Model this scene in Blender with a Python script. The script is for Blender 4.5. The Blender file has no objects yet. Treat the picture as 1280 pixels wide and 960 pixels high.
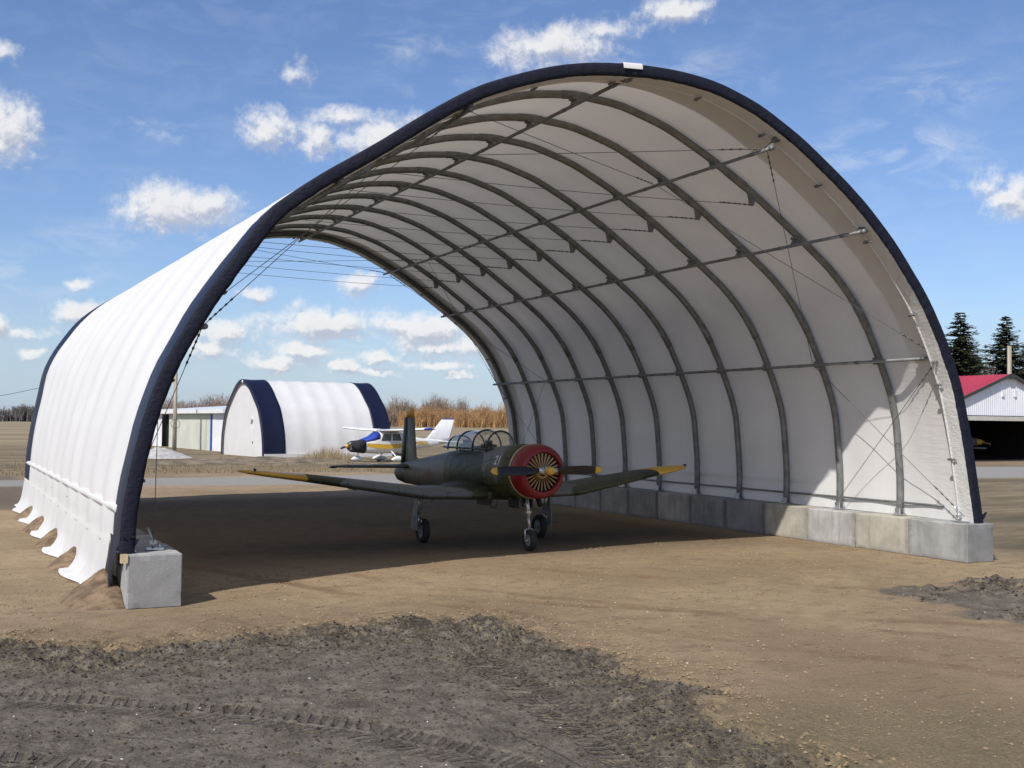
import bpy, bmesh, math, random
import numpy as np
from mathutils import Vector, Matrix, noise as mnoise

random.seed(7)
rng = np.random.default_rng(11)
SC = bpy.context.scene
COL = SC.collection
PI = math.pi

# ------------------------------------------------------------------ camera
cam_d = bpy.data.cameras.new('camera')
cam = bpy.data.objects.new('camera', cam_d); COL.objects.link(cam)
CAM = Vector((-10.504, -15.501, 2.656))
fw = Vector((0.45280839, 0.89092402, 0.03491352)).normalized()
rt = Vector((0.89127756, -0.45335925, 0.0094715))
up = rt.cross(fw).normalized(); rt = fw.cross(up).normalized()
M = Matrix((rt, up, -fw)).transposed().to_4x4(); M.translation = CAM
cam.matrix_world = M
cam_d.sensor_width = 36; cam_d.lens = 1395.19 / 1280 * 36
cam_d.clip_start = 0.1; cam_d.clip_end = 20000
SC.camera = cam

# ------------------------------------------------------------------ sun, sky
SUN_DIR = Vector((-0.82, -0.585, 1.0)).normalized()       # towards the sun
sd = bpy.data.lights.new('sun', 'SUN'); so = bpy.data.objects.new('sun', sd); COL.objects.link(so)
sd.energy = 4.6; sd.angle = math.radians(0.53); sd.color = (1.0, 0.955, 0.885)
so.rotation_euler = SUN_DIR.to_track_quat('Z', 'Y').to_euler()
EL = math.asin(SUN_DIR.z); AZ = math.atan2(SUN_DIR.x, SUN_DIR.y)

SC.view_settings.view_transform = 'Standard'; SC.view_settings.look = 'None'
SC.view_settings.exposure = 0.0; SC.view_settings.gamma = 1.0
SC.view_settings.use_curve_mapping = False

CLOUDS = [(0.04, 0.24, 0.024, 0.026, 1.1), (0.034, 0.294, 0.017, 0.006, 0.6), (0.176, 0.187, 0.048, 0.02, 1.2), (0.251, 0.258, 0.024, 0.017, 0.85), (0.296, 0.252, 0.021, 0.016, 0.85), (0.357, 0.254, 0.039, 0.023, 1.25), (0.319, 0.271, 0.032, 0.008, 0.7), (0.093, 0.115, 0.012, 0.005, 0.9), (0.101, 0.091, 0.027, 0.013, 1.15), (0.036, 0.08, 0.015, 0.009, 1), (0.505, 0.334, 0.054, 0.017, 1.0), (0.478, 0.323, 0.029, 0.011, 0.6), (0.554, 0.347, 0.025, 0.009, 0.5), (0.613, 0.36, 0.032, 0.013, 1.1), (0.273, 0.303, 0.013, 0.009, 0.45), (0.894, 0.193, 0.021, 0.017, 1.1), (0.874, 0.202, 0.018, 0.01, 0.5), (0.298, 0.091, 0.046, 0.015, 1.25), (0.384, 0.09, 0.047, 0.016, 1.2), (0.225, 0.082, 0.027, 0.012, 1.0), (0.205, 0.066, 0.02, 0.01, 0.9), (0.332, 0.124, 0.018, 0.01, 0.7), (0.238, 0.111, 0.016, 0.006, 0.8), (0.285, 0.066, 0.028, 0.009, 1.0), (0.261, 0.055, 0.035, 0.006, 0.8), (0.325, 0.05, 0.015, 0.006, 1.1), (0.354, 0.059, 0.018, 0.005, 0.8), (0.402, 0.071, 0.039, 0.009, 0.9), (0.409, 0.054, 0.032, 0.005, 0.7), (0.427, 0.045, 0.014, 0.005, 0.8), (0.053, 0.073, 0.027, 0.005, 0.6), (0.066, 0.057, 0.013, 0.005, 0.8), (0.31, 0.077, 0.042, 0.006, 0.8), (0.265, 0.049, 0.015, 0.005, 0.9), (0.448, 0.074, 0.043, 0.011, 0.9), (0.513, 0.064, 0.057, 0.011, 0.9), (0.349, 0.046, 0.016, 0.004, 0.7)]
WISPS = [(0.159, 0.242, 0.05, 0.012, 0.6), (0.802, 0.23, 0.09, 0.03, 0.6), (0.834, 0.279, 0.06, 0.025, 0.4), (0.399, 0.326, 0.08, 0.018, 0.4), (0.511, 0.288, 0.04, 0.016, 0.5), (0.84, 0.208, 0.05, 0.016, 0.5), (0.41, 0.293, 0.05, 0.03, 0.4), (0.062, 0.12, 0.07, 0.025, 0.5), (0.111, 0.15, 0.05, 0.02, 0.35), (0.6, 0.3, 0.12, 0.03, 0.4), (0.3, 0.07, 0.3, 0.03, 0.25)]

class NT:
    """small helper to wire node trees"""
    def __init__(s, tree): s.t = tree; s.n = tree.nodes; s.l = tree.links
    def new(s, typ, **kw):
        nd = s.n.new(typ)
        for k, v in kw.items(): setattr(nd, k, v)
        return nd
    def set(s, sock, v):
        if hasattr(v, 'is_output') or hasattr(v, 'links'): s.l.new(v, sock)
        elif isinstance(v, (tuple, list)) and len(v) == 3 and sock.type == 'RGBA': sock.default_value = (*v, 1)
        else: sock.default_value = v
    def math(s, op, a, b=0.0, c=None, clamp=False):
        nd = s.new('ShaderNodeMath', operation=op, use_clamp=clamp)
        s.set(nd.inputs[0], a); s.set(nd.inputs[1], b)
        if c is not None: s.set(nd.inputs[2], c)
        return nd.outputs[0]
    def vmath(s, op, a, b=(0, 0, 0)):
        nd = s.new('ShaderNodeVectorMath', operation=op)
        s.set(nd.inputs[0], a); s.set(nd.inputs[1], b)
        return nd.outputs['Value'] if op in ('LENGTH', 'DOT_PRODUCT', 'DISTANCE') else nd.outputs['Vector']
    def noise(s, vec, scale=5, detail=4, rough=0.55, out='Fac', dist=0.0):
        nd = s.new('ShaderNodeTexNoise'); nd.inputs['Scale'].default_value = scale
        nd.inputs['Detail'].default_value = detail; nd.inputs['Roughness'].default_value = rough
        nd.inputs['Distortion'].default_value = dist
        if vec is not None: s.l.new(vec, nd.inputs['Vector'])
        return nd.outputs[out]
    def mix(s, f, a, b, typ='RGBA', blend='MIX'):
        nd = s.new('ShaderNodeMix', data_type=typ)
        if typ == 'RGBA': nd.blend_type = blend
        ins = [i for i in nd.inputs if i.enabled]
        s.set(nd.inputs[0], f)
        A = [i for i in nd.inputs if i.name == 'A' and i.type == typ][0]
        B = [i for i in nd.inputs if i.name == 'B' and i.type == typ][0]
        s.set(A, a); s.set(B, b)
        return [o for o in nd.outputs if o.type == typ][0]
    def ramp(s, f, lo, hi, a=0.0, b=1.0, smooth=True):
        nd = s.new('ShaderNodeMapRange'); nd.interpolation_type = 'SMOOTHSTEP' if smooth else 'LINEAR'
        s.set(nd.inputs['Value'], f)
        s.set(nd.inputs['From Min'], lo); s.set(nd.inputs['From Max'], hi)
        s.set(nd.inputs['To Min'], a); s.set(nd.inputs['To Max'], b)
        return nd.outputs[0]
    def mapv(s, vec, scale=(1, 1, 1), loc=(0, 0, 0), rot=(0, 0, 0)):
        nd = s.new('ShaderNodeMapping'); nd.inputs['Scale'].default_value = scale
        nd.inputs['Location'].default_value = loc; nd.inputs['Rotation'].default_value = rot
        s.l.new(vec, nd.inputs['Vector']); return nd.outputs[0]

def build_world():
    w = bpy.data.worlds.new('World'); SC.world = w; w.use_nodes = True
    # group: angular coordinates -> cloud density, wisp density
    g = bpy.data.node_groups.new('cloud_density', 'ShaderNodeTree')
    g.interface.new_socket('Vector', in_out='INPUT', socket_type='NodeSocketVector')
    g.interface.new_socket('Density', in_out='OUTPUT', socket_type='NodeSocketFloat')
    g.interface.new_socket('Wisp', in_out='OUTPUT', socket_type='NodeSocketFloat')
    N = NT(g); gi = N.new('NodeGroupInput'); go = N.new('NodeGroupOutput')
    V = gi.outputs[0]
    wn = N.noise(V, 30, 6, 0.62, 'Color')
    wv = N.vmath('MULTIPLY', N.vmath('SUBTRACT', wn, (0.5, 0.5, 0.5)), (0.045, 0.03, 0))
    Vw = N.vmath('ADD', V, wv)
    acc = None
    for a, e, rx, ry, wt in CLOUDS:
        d = N.vmath('MULTIPLY', N.vmath('SUBTRACT', Vw, (a, e - ry * .35, 0)), (0.9 / rx, 0.88 / ry, 0))
        L = N.math('MULTIPLY', N.math('SUBTRACT', 1.0, N.vmath('LENGTH', d)), wt)
        acc = L if acc is None else N.math('MAXIMUM', acc, L)
    # scattered fair weather cumulus everywhere else on the dome
    sep = N.new('ShaderNodeSeparateXYZ'); N.l.new(V, sep.inputs[0])
    outside = N.ramp(N.math('ABSOLUTE', N.math('SUBTRACT', sep.outputs[0], 0.47)), 0.55, 0.8)
    band = N.ramp(sep.outputs[1], 0.0, 0.9, 0.5, 0.62)
    gen = N.math('SUBTRACT', N.noise(N.mapv(Vw, (1, 2.2, 1)), 5.0, 5, 0.5), band)
    gen = N.math('MULTIPLY', N.math('MULTIPLY', gen, 5.0), outside)
    gen = N.math('SUBTRACT', gen, N.math('MULTIPLY', N.math('SUBTRACT', 1.0, outside), 1.0))
    acc = N.math('MAXIMUM', acc, gen)
    n1 = N.noise(V, 95, 8, 0.66)
    n2 = N.noise(V, 34, 5, 0.6)
    tex = N.math('ADD', N.math('MULTIPLY', N.math('SUBTRACT', n1, 0.5), 1.1), N.math('MULTIPLY', N.math('SUBTRACT', n2, 0.5), 1.2))
    dens = N.math('ADD', acc, tex)
    N.l.new(dens, go.inputs[0])
    wacc = None
    for a, e, rx, ry, wt in WISPS:
        d = N.vmath('MULTIPLY', N.vmath('SUBTRACT', Vw, (a, e, 0)), (1 / rx, 1 / ry, 0))
        L = N.math('MULTIPLY', N.ramp(N.vmath('LENGTH', d), 1.1, 0.1), wt)
        wacc = L if wacc is None else N.math('MAXIMUM', wacc, L)
    ws = N.noise(N.mapv(V, (1.0, 2.6, 1), rot=(0, 0, 0.25)), 17, 7, 0.62, dist=0.6)
    wacc = N.math('ADD', N.math('MULTIPLY', wacc, 0.75), 0.07)
    N.l.new(N.math('MULTIPLY', wacc, N.ramp(ws, 0.4, 0.72)), go.inputs[1])

    N = NT(w.node_tree); N.n.clear()
    out = N.new('ShaderNodeOutputWorld'); bg = N.new('ShaderNodeBackground')
    sky = N.new('ShaderNodeTexSky', sky_type='NISHITA')
    sky.sun_disc = False; sky.sun_elevation = EL; sky.sun_rotation = AZ
    sky.air_density = 1.0; sky.dust_density = 0.6; sky.ozone_density = 3.0
    tc = N.new('ShaderNodeTexCoord'); sp = N.new('ShaderNodeSeparateXYZ')
    N.l.new(tc.outputs['Generated'], sp.inputs[0])
    az = N.math('ARCTAN2', sp.outputs[0], sp.outputs[1]); el = N.math('ARCSINE', sp.outputs[2])
    cb = N.new('ShaderNodeCombineXYZ'); N.l.new(az, cb.inputs[0]); N.l.new(el, cb.inputs[1])
    def grp(v):
        gn = N.new('ShaderNodeGroup'); gn.node_tree = g; N.l.new(v, gn.inputs[0]); return gn
    A = grp(cb.outputs[0]); B = grp(N.vmath('ADD', cb.outputs[0], (-0.004, 0.007, 0)))
    alpha = N.ramp(A.outputs[0], -0.26, 0.78)
    lit = N.math('SUBTRACT', A.outputs[0], B.outputs[0])
    lit = N.ramp(lit, -0.42, 0.32)
    thick = N.ramp(A.outputs[0], 0.3, 1.1)
    colr = N.mix(lit, (5.0, 5.3, 6.3), (9.5, 9.4, 9.3))
    colr = N.mix(N.math('MULTIPLY', thick, 0.25), colr, (6.0, 6.2, 7.0))
    up_ = N.ramp(el, -0.02, 0.02)
    hz = N.ramp(el, 0.0, 0.13, 0.6, 0.0)
    tint = N.mix(1.0, sky.outputs[0], SKY_TINT, blend='MULTIPLY')
    base = N.mix(hz, tint, (4.5, 5.9, 7.6))
    c = N.mix(N.math('MULTIPLY', A.outputs[1], up_), base, (8.2, 8.6, 9.2))
    c = N.mix(N.math('MULTIPLY', N.math('MULTIPLY', alpha, 0.93), up_), c, colr)
    N.l.new(c, bg.inputs['Color']); bg.inputs['Strength'].default_value = 0.1
    N.l.new(bg.outputs[0], out.inputs[0])
    w.cycles.sampling_method = 'MANUAL'; w.cycles.sample_map_resolution = 512
SKY_TINT = (1.04, 1.10, 1.30)
build_world()

# ------------------------------------------------------------------ materials
def pmat(name, col, rough=0.6, metal=0.0, var=0.12, scale=8, bump=0.0, bscale=40, spec=0.5, col2=None, coat=0.0, stretch=(1, 1, 1)):
    m = bpy.data.materials.new(name); m.use_nodes = True
    N = NT(m.node_tree); b = m.node_tree.nodes['Principled BSDF']
    tc = N.new('ShaderNodeTexCoord'); v = tc.outputs['Object']
    if stretch != (1, 1, 1): v = N.mapv(v, stretch)
    n = N.noise(v, scale, 6, 0.6)
    dark = tuple(c * (1 - var * 1.6) for c in col) if col2 is None else col2
    lite = tuple(min(1, c * (1 + var)) for c in col)
    c = N.mix(N.ramp(n, 0.3, 0.7), dark, lite)
    N.l.new(c, b.inputs['Base Color'])
    r = N.ramp(N.noise(v, scale * 3, 4, 0.6), 0.25, 0.75, max(0.02, rough - 0.08), min(1, rough + 0.08))
    N.l.new(r, b.inputs['Roughness'])
    b.inputs['Metallic'].default_value = metal
    b.inputs['Specular IOR Level'].default_value = spec
    if coat: b.inputs['Coat Weight'].default_value = coat
    if bump:
        bn = N.new('ShaderNodeBump'); bn.inputs['Strength'].default_value = bump; bn.inputs['Distance'].default_value = 0.02
        N.l.new(N.noise(v, bscale, 6, 0.65), bn.inputs['Height']); N.l.new(bn.outputs[0], b.inputs['Normal'])
    return m

def fabric_mat(name, col, trans=0.25, dirt=True, pleat=0.0, rough=0.55):
    m = bpy.data.materials.new(name); m.use_nodes = True
    N = NT(m.node_tree); N.n.clear()
    out = N.new('ShaderNodeOutputMaterial'); b = N.new('ShaderNodeBsdfPrincipled'); tr = N.new('ShaderNodeBsdfTranslucent')
    tc = N.new('ShaderNodeTexCoord'); v = tc.outputs['Object']
    n = N.noise(v, 0.9, 6, 0.6)
    c = N.mix(N.ramp(n, 0.3, 0.75), tuple(x * 0.94 for x in col), col)
    if dirt:
        sp = N.new('ShaderNodeSeparateXYZ'); N.l.new(v, sp.inputs[0])
        lo = N.ramp(sp.outputs[2], 1.5, 0.05)
        dn = N.ramp(N.noise(N.mapv(v, (2, 2, 0.6)), 1.6, 7, 0.65), 0.35, 0.75)
        c = N.mix(N.math('MULTIPLY', N.math('MULTIPLY', lo, dn), 0.22), c, (0.45, 0.38, 0.29))
        grime = N.ramp(N.noise(N.mapv(v, (1, 1, 0.25)), 1.3, 8, 0.7), 0.5, 0.85)
        c = N.mix(N.math('MULTIPLY', grime, 0.12), c, (0.5, 0.47, 0.42))
    N.l.new(c, b.inputs['Base Color']); b.inputs['Roughness'].default_value = rough
    b.inputs['Specular IOR Level'].default_value = 0.3
    bn = N.new('ShaderNodeBump'); bn.inputs['Strength'].default_value = 0.25 + pleat; bn.inputs['Distance'].default_value = 0.03
    hv = N.noise(v, 1.4, 5, 0.6)
    if name == 'white_membrane':
        sy = N.new('ShaderNodeSeparateXYZ'); N.l.new(v, sy.inputs[0])
        em = N.math('MULTIPLY', N.ramp(sy.outputs[1], 2.6, 0.9), 1.6)
        hv = N.math('ADD', hv, N.math('MULTIPLY', em, N.noise(N.mapv(v, (4, 0.8, 7)), 1.6, 5, 0.65)))
        hv = N.math('ADD', hv, N.math('MULTIPLY', N.noise(N.mapv(v, (1.2, 0.5, 3.0)), 2.2, 6, 0.6), 0.5))
        seam = N.ramp(N.math('ABSOLUTE', N.math('SUBTRACT', N.math('FRACT', N.math('DIVIDE', sy.outputs[1], 0.9075)), 0.5)), 0.0, 0.012)
        hv = N.math('ADD', hv, N.math('MULTIPLY', seam, 0.10))
    if pleat: hv = N.math('ADD', hv, N.noise(N.mapv(v, (6, 6, 9)), 2.0, 5, 0.7))
    N.l.new(hv, bn.inputs['Height'])
    N.l.new(bn.outputs[0], b.inputs['Normal'])
    if name == 'navy_membrane':
        tr.inputs['Color'].default_value = (.42, .40, .38, 1); mx = N.new('ShaderNodeMixShader'); mx.inputs[0].default_value = 0.10
        N.l.new(b.outputs[0], mx.inputs[1]); N.l.new(tr.outputs[0], mx.inputs[2]); N.l.new(mx.outputs[0], out.inputs[0])
    elif trans:
        N.l.new(N.mix(1.0, c, (1.0, 0.93, 0.83), blend='MULTIPLY'), tr.inputs['Color'])
        mx = N.new('ShaderNodeMixShader'); mx.inputs[0].default_value = trans
        N.l.new(b.outputs[0], mx.inputs[1]); N.l.new(tr.outputs[0], mx.inputs[2]); N.l.new(mx.outputs[0], out.inputs[0])
    else: N.l.new(b.outputs[0], out.inputs[0])
    return m

def concrete_mat(name, col, stain=0.5):
    m = bpy.data.materials.new(name); m.use_nodes = True
    N = NT(m.node_tree); b = m.node_tree.nodes['Principled BSDF']
    tc = N.new('ShaderNodeTexCoord'); oi = N.new('ShaderNodeObjectInfo')
    v = N.vmath('ADD', tc.outputs['Object'], N.vmath('MULTIPLY', oi.outputs['Location'], (3.1, 1.7, 0)))
    n = N.noise(v, 2.2, 8, 0.62); f = N.noise(v, 30, 6, 0.7)
    c = N.mix(N.ramp(n, 0.3, 0.7), tuple(x * 0.72 for x in col), tuple(x * 1.08 for x in col))
    c = N.mix(N.ramp(f, 0.3, 0.8, 0.0, 0.35), c, tuple(x * 0.7 for x in col))
    # darker rim left by the form, drips
    sp = N.new('ShaderNodeSeparateXYZ'); N.l.new(tc.outputs['Object'], sp.inputs[0])
    ey = N.ramp(N.math('ABSOLUTE', sp.outputs[1]), 0.62, 0.74)
    ez = N.ramp(sp.outputs[2], 0.12, 0.0)
    dr = N.ramp(N.noise(N.mapv(v, (3, 3, 0.35)), 2.4, 6, 0.6), 0.5, 0.7)
    k = N.math('MULTIPLY', N.math('MAXIMUM', N.math('MAXIMUM', ey, ez), N.math('MULTIPLY', dr, 0.7)), stain)
    c = N.mix(k, c, (0.13, 0.125, 0.12))
    N.l.new(c, b.inputs['Base Color']); b.inputs['Roughness'].default_value = 0.9
    bn = N.new('ShaderNodeBump'); bn.inputs['Strength'].default_value = 0.5; bn.inputs['Distance'].default_value = 0.012
    vor = N.new('ShaderNodeTexVoronoi'); vor.inputs['Scale'].default_value = 26; N.l.new(v, vor.inputs['Vector'])
    pits = N.ramp(vor.outputs['Distance'], 0.0, 0.16)
    N.l.new(N.math('ADD', f, N.math('MULTIPLY', pits, 0.5)), bn.inputs['Height']); N.l.new(bn.outputs[0], b.inputs['Normal'])
    return m

def camo_mat():
    m = bpy.data.materials.new('camouflage_paint'); m.use_nodes = True
    N = NT(m.node_tree); b = m.node_tree.nodes['Principled BSDF']
    tc = N.new('ShaderNodeTexCoord'); v = tc.outputs['Object']
    w = N.noise(v, 1.3, 2, 0.4, 'Color')
    vv = N.vmath('ADD', v, N.vmath('MULTIPLY', N.vmath('SUBTRACT', w, (.5, .5, .5)), (0.5, 0.5, 0.3)))
    vo = N.new('ShaderNodeTexVoronoi'); vo.inputs['Scale'].default_value = 1.0
    N.l.new(N.mapv(vv, (0.85, 0.62, 0.25), loc=(0.45, 0.2, 0)), vo.inputs['Vector'])
    sp = N.new('ShaderNodeSeparateColor'); N.l.new(vo.outputs['Color'], sp.inputs[0])
    c = N.mix(N.ramp(sp.outputs[0], 0.40, 0.42), (0.020, 0.028, 0.013), (0.060, 0.066, 0.034))
    c = N.mix(N.ramp(sp.outputs[1], 0.58, 0.60), c, (0.135, 0.146, 0.138))
    d = N.noise(v, 7, 7, 0.7)
    c = N.mix(N.ramp(d, 0.5, 0.85, 0, 0.22), c, (0.09, 0.09, 0.08))
    st_ = N.ramp(N.noise(N.mapv(v, (0.5, 3.5, 3.5)), 3.0, 6, 0.7), 0.52, 0.74, 0, 0.45)
    c = N.mix(st_, c, (0.016, 0.015, 0.012))
    ch = N.ramp(N.noise(v, 34, 5, 0.75), 0.66, 0.72, 0, 0.5)
    c = N.mix(ch, c, (0.20, 0.20, 0.19))
    # panel joints
    br = N.new('ShaderNodeTexBrick'); br.inputs['Scale'].default_value = 1.0; br.inputs['Mortar Size'].default_value = 0.006
    br.inputs['Brick Width'].default_value = 0.9; br.inputs['Row Height'].default_value = 0.5
    br.inputs['Color1'].default_value = (1, 1, 1, 1); br.inputs['Color2'].default_value = (1, 1, 1, 1); br.inputs['Mortar'].default_value = (0.3, 0.3, 0.3, 1)
    N.l.new(v, br.inputs['Vector'])
    c = N.mix(1.0, c, br.outputs['Color'], blend='MULTIPLY')
    N.l.new(c, b.inputs['Base Color'])
    N.l.new(N.ramp(d, 0.3, 0.7, 0.38, 0.55), b.inputs['Roughness']); b.inputs['Specular IOR Level'].default_value = 0.4
    return m

def glass_mat(name='canopy_glass', tint=(0.86, 0.89, 0.90), op=0.10):
    m = bpy.data.materials.new(name); m.use_nodes = True
    N = NT(m.node_tree); N.n.clear()
    out = N.new('ShaderNodeOutputMaterial'); t = N.new('ShaderNodeBsdfTransparent'); g = N.new('ShaderNodeBsdfGlossy')
    t.inputs[0].default_value = (*tint, 1); g.inputs['Roughness'].default_value = 0.05; g.inputs['Color'].default_value = (0.9, 0.95, 1, 1)
    fr = N.new('ShaderNodeLayerWeight'); fr.inputs[0].default_value = 0.5; fz = N.math('MULTIPLY', N.math('POWER', fr.outputs['Facing'], 3.0), 0.6)
    tc = N.new('ShaderNodeTexCoord'); sm = N.ramp(N.noise(tc.outputs['Object'], 4, 6, 0.6), 0.3, 0.8, op * .4, op)
    f = N.math('ADD', fz, sm, clamp=True)
    mx = N.new('ShaderNodeMixShader'); N.l.new(f, mx.inputs[0]); N.l.new(t.outputs[0], mx.inputs[1]); N.l.new(g.outputs[0], mx.inputs[2])
    N.l.new(mx.outputs[0], out.inputs[0]); return m

def leaf_mat(name, c1, c2, rough=0.8, scale=0.4):
    m = bpy.data.materials.new(name); m.use_nodes = True
    N = NT(m.node_tree); b = m.node_tree.nodes['Principled BSDF']
    ge = N.new('ShaderNodeNewGeometry'); tc = N.new('ShaderNodeTexCoord')
    n = N.noise(tc.outputs['Object'], scale, 5, 0.6)
    f = N.math('ADD', N.math('MULTIPLY', ge.outputs['Random Per Island'], 0.5), N.math('MULTIPLY', N.ramp(n, 0.3, 0.7), 0.5))
    N.l.new(N.mix(f, c1, c2), b.inputs['Base Color']); b.inputs['Roughness'].default_value = rough
    b.inputs['Specular IOR Level'].default_value = 0.2
    return m

MT = {}
MT['white_fabric'] = fabric_mat('white_membrane', (0.82, 0.81, 0.79), 0.19)
MT['flap_fabric'] = fabric_mat('white_flap_membrane', (0.68, 0.68, 0.66), 0.04, pleat=0.5)
MT['navy_fabric'] = fabric_mat('navy_membrane', (0.007, 0.011, 0.036), 0.0, dirt=False, pleat=0.6, rough=0.42)
MT['navy_sleeve'] = fabric_mat('navy_sleeve_membrane', (0.006, 0.008, 0.020), 0.0, dirt=False, pleat=0.5, rough=0.7)
MT['galv'] = pmat('galvanised_steel', (0.20, 0.205, 0.20), 0.5, 0.35, 0.15, 6, 0.1, 60)
MT['galv_dark'] = pmat('galvanised_purlin_steel', (0.19, 0.195, 0.195), 0.6, 0.25, 0.15, 6)
MT['cable'] = pmat('steel_cable', (0.14, 0.14, 0.14), 0.5, 0.7, 0.1, 30)
MT['zinc'] = pmat('bright_zinc', (0.6, 0.61, 0.62), 0.35, 0.8, 0.1, 20)
MT['conc_grey'] = concrete_mat('grey_concrete', (0.36, 0.36, 0.35), 0.45)
MT['conc_light'] = concrete_mat('pale_concrete', (0.45, 0.445, 0.43), 0.5)
MT['conc_cream'] = concrete_mat('cream_concrete', (0.46, 0.435, 0.365), 0.45)
MT['conc_dark'] = concrete_mat('stained_dark_concrete', (0.30, 0.30, 0.30), 0.7)
MT['camo'] = camo_mat()
MT['red_paint'] = pmat('red_cowling_paint', (0.20, 0.010, 0.014), 0.4, 0, 0.12, 3)
MT['cream_paint'] = pmat('cream_trim_paint', (0.55, 0.42, 0.2), 0.4, 0, 0.1, 6)
MT['yellow_paint'] = pmat('yellow_paint', (0.72, 0.42, 0.05), 0.35, 0, 0.08, 5)
MT['tan_blade'] = pmat('ochre_shutter_paint', (0.40, 0.24, 0.10), 0.45, 0, 0.15, 9)
MT['black_paint'] = pmat('black_propeller_paint', (0.012, 0.013, 0.016), 0.4, 0, 0.1, 5)
MT['dark_void'] = pmat('dark_engine_and_shade', (0.012, 0.011, 0.010), 0.7, 0.2, 0.2, 12)
MT['tyre'] = pmat('tyre_rubber', (0.028, 0.027, 0.025), 0.8, 0, 0.3, 14, 0.3, 60)
MT['strut'] = pmat('silver_strut', (0.55, 0.55, 0.54), 0.3, 0.7, 0.1, 10)
MT['gear_grey'] = pmat('grey_gear_door', (0.25, 0.29, 0.31), 0.4, 0, 0.2, 5)
MT['glass'] = glass_mat()
MT['frame_dark'] = pmat('dark_canopy_frame', (0.035, 0.04, 0.035), 0.45, 0, 0.1, 8)
MT['seat'] = pmat('dark_leather_and_shade', (0.03, 0.025, 0.02), 0.6, 0, 0.2, 9)
MT['white_print'] = pmat('white_marking', (0.72, 0.72, 0.7), 0.5, 0, 0.08, 9)
MT['red_print'] = pmat('red_marking', (0.42, 0.05, 0.03), 0.5, 0, 0.15, 9)
MT['white_gloss'] = pmat('white_aircraft_paint', (0.78, 0.78, 0.77), 0.25, 0, 0.04, 2)
MT['gold'] = pmat('gold_stripe', (0.62, 0.38, 0.04), 0.35, 0, 0.08, 4)
MT['blue_cover'] = pmat('blue_cloth_cover', (0.02, 0.05, 0.33), 0.7, 0, 0.15, 5)
MT['blanket'] = pmat('dark_engine_blanket', (0.022, 0.023, 0.027), 0.85, 0, 0.2, 5, 0.4, 10)
MT['win_dark'] = pmat('dark_window', (0.03, 0.045, 0.05), 0.08, 0, 0.2, 2)
MT['wood'] = pmat('weathered_wood', (0.30, 0.245, 0.19), 0.85, 0, 0.25, 3, 0.4, 12, stretch=(4, 4, 0.3))
MT['plank'] = pmat('pale_lumber', (0.50, 0.40, 0.24), 0.8, 0, 0.2, 6)
MT['pole'] = pmat('utility_pole_wood', (0.36, 0.31, 0.24), 0.85, 0, 0.2, 2, stretch=(4, 4, 0.2))

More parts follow.
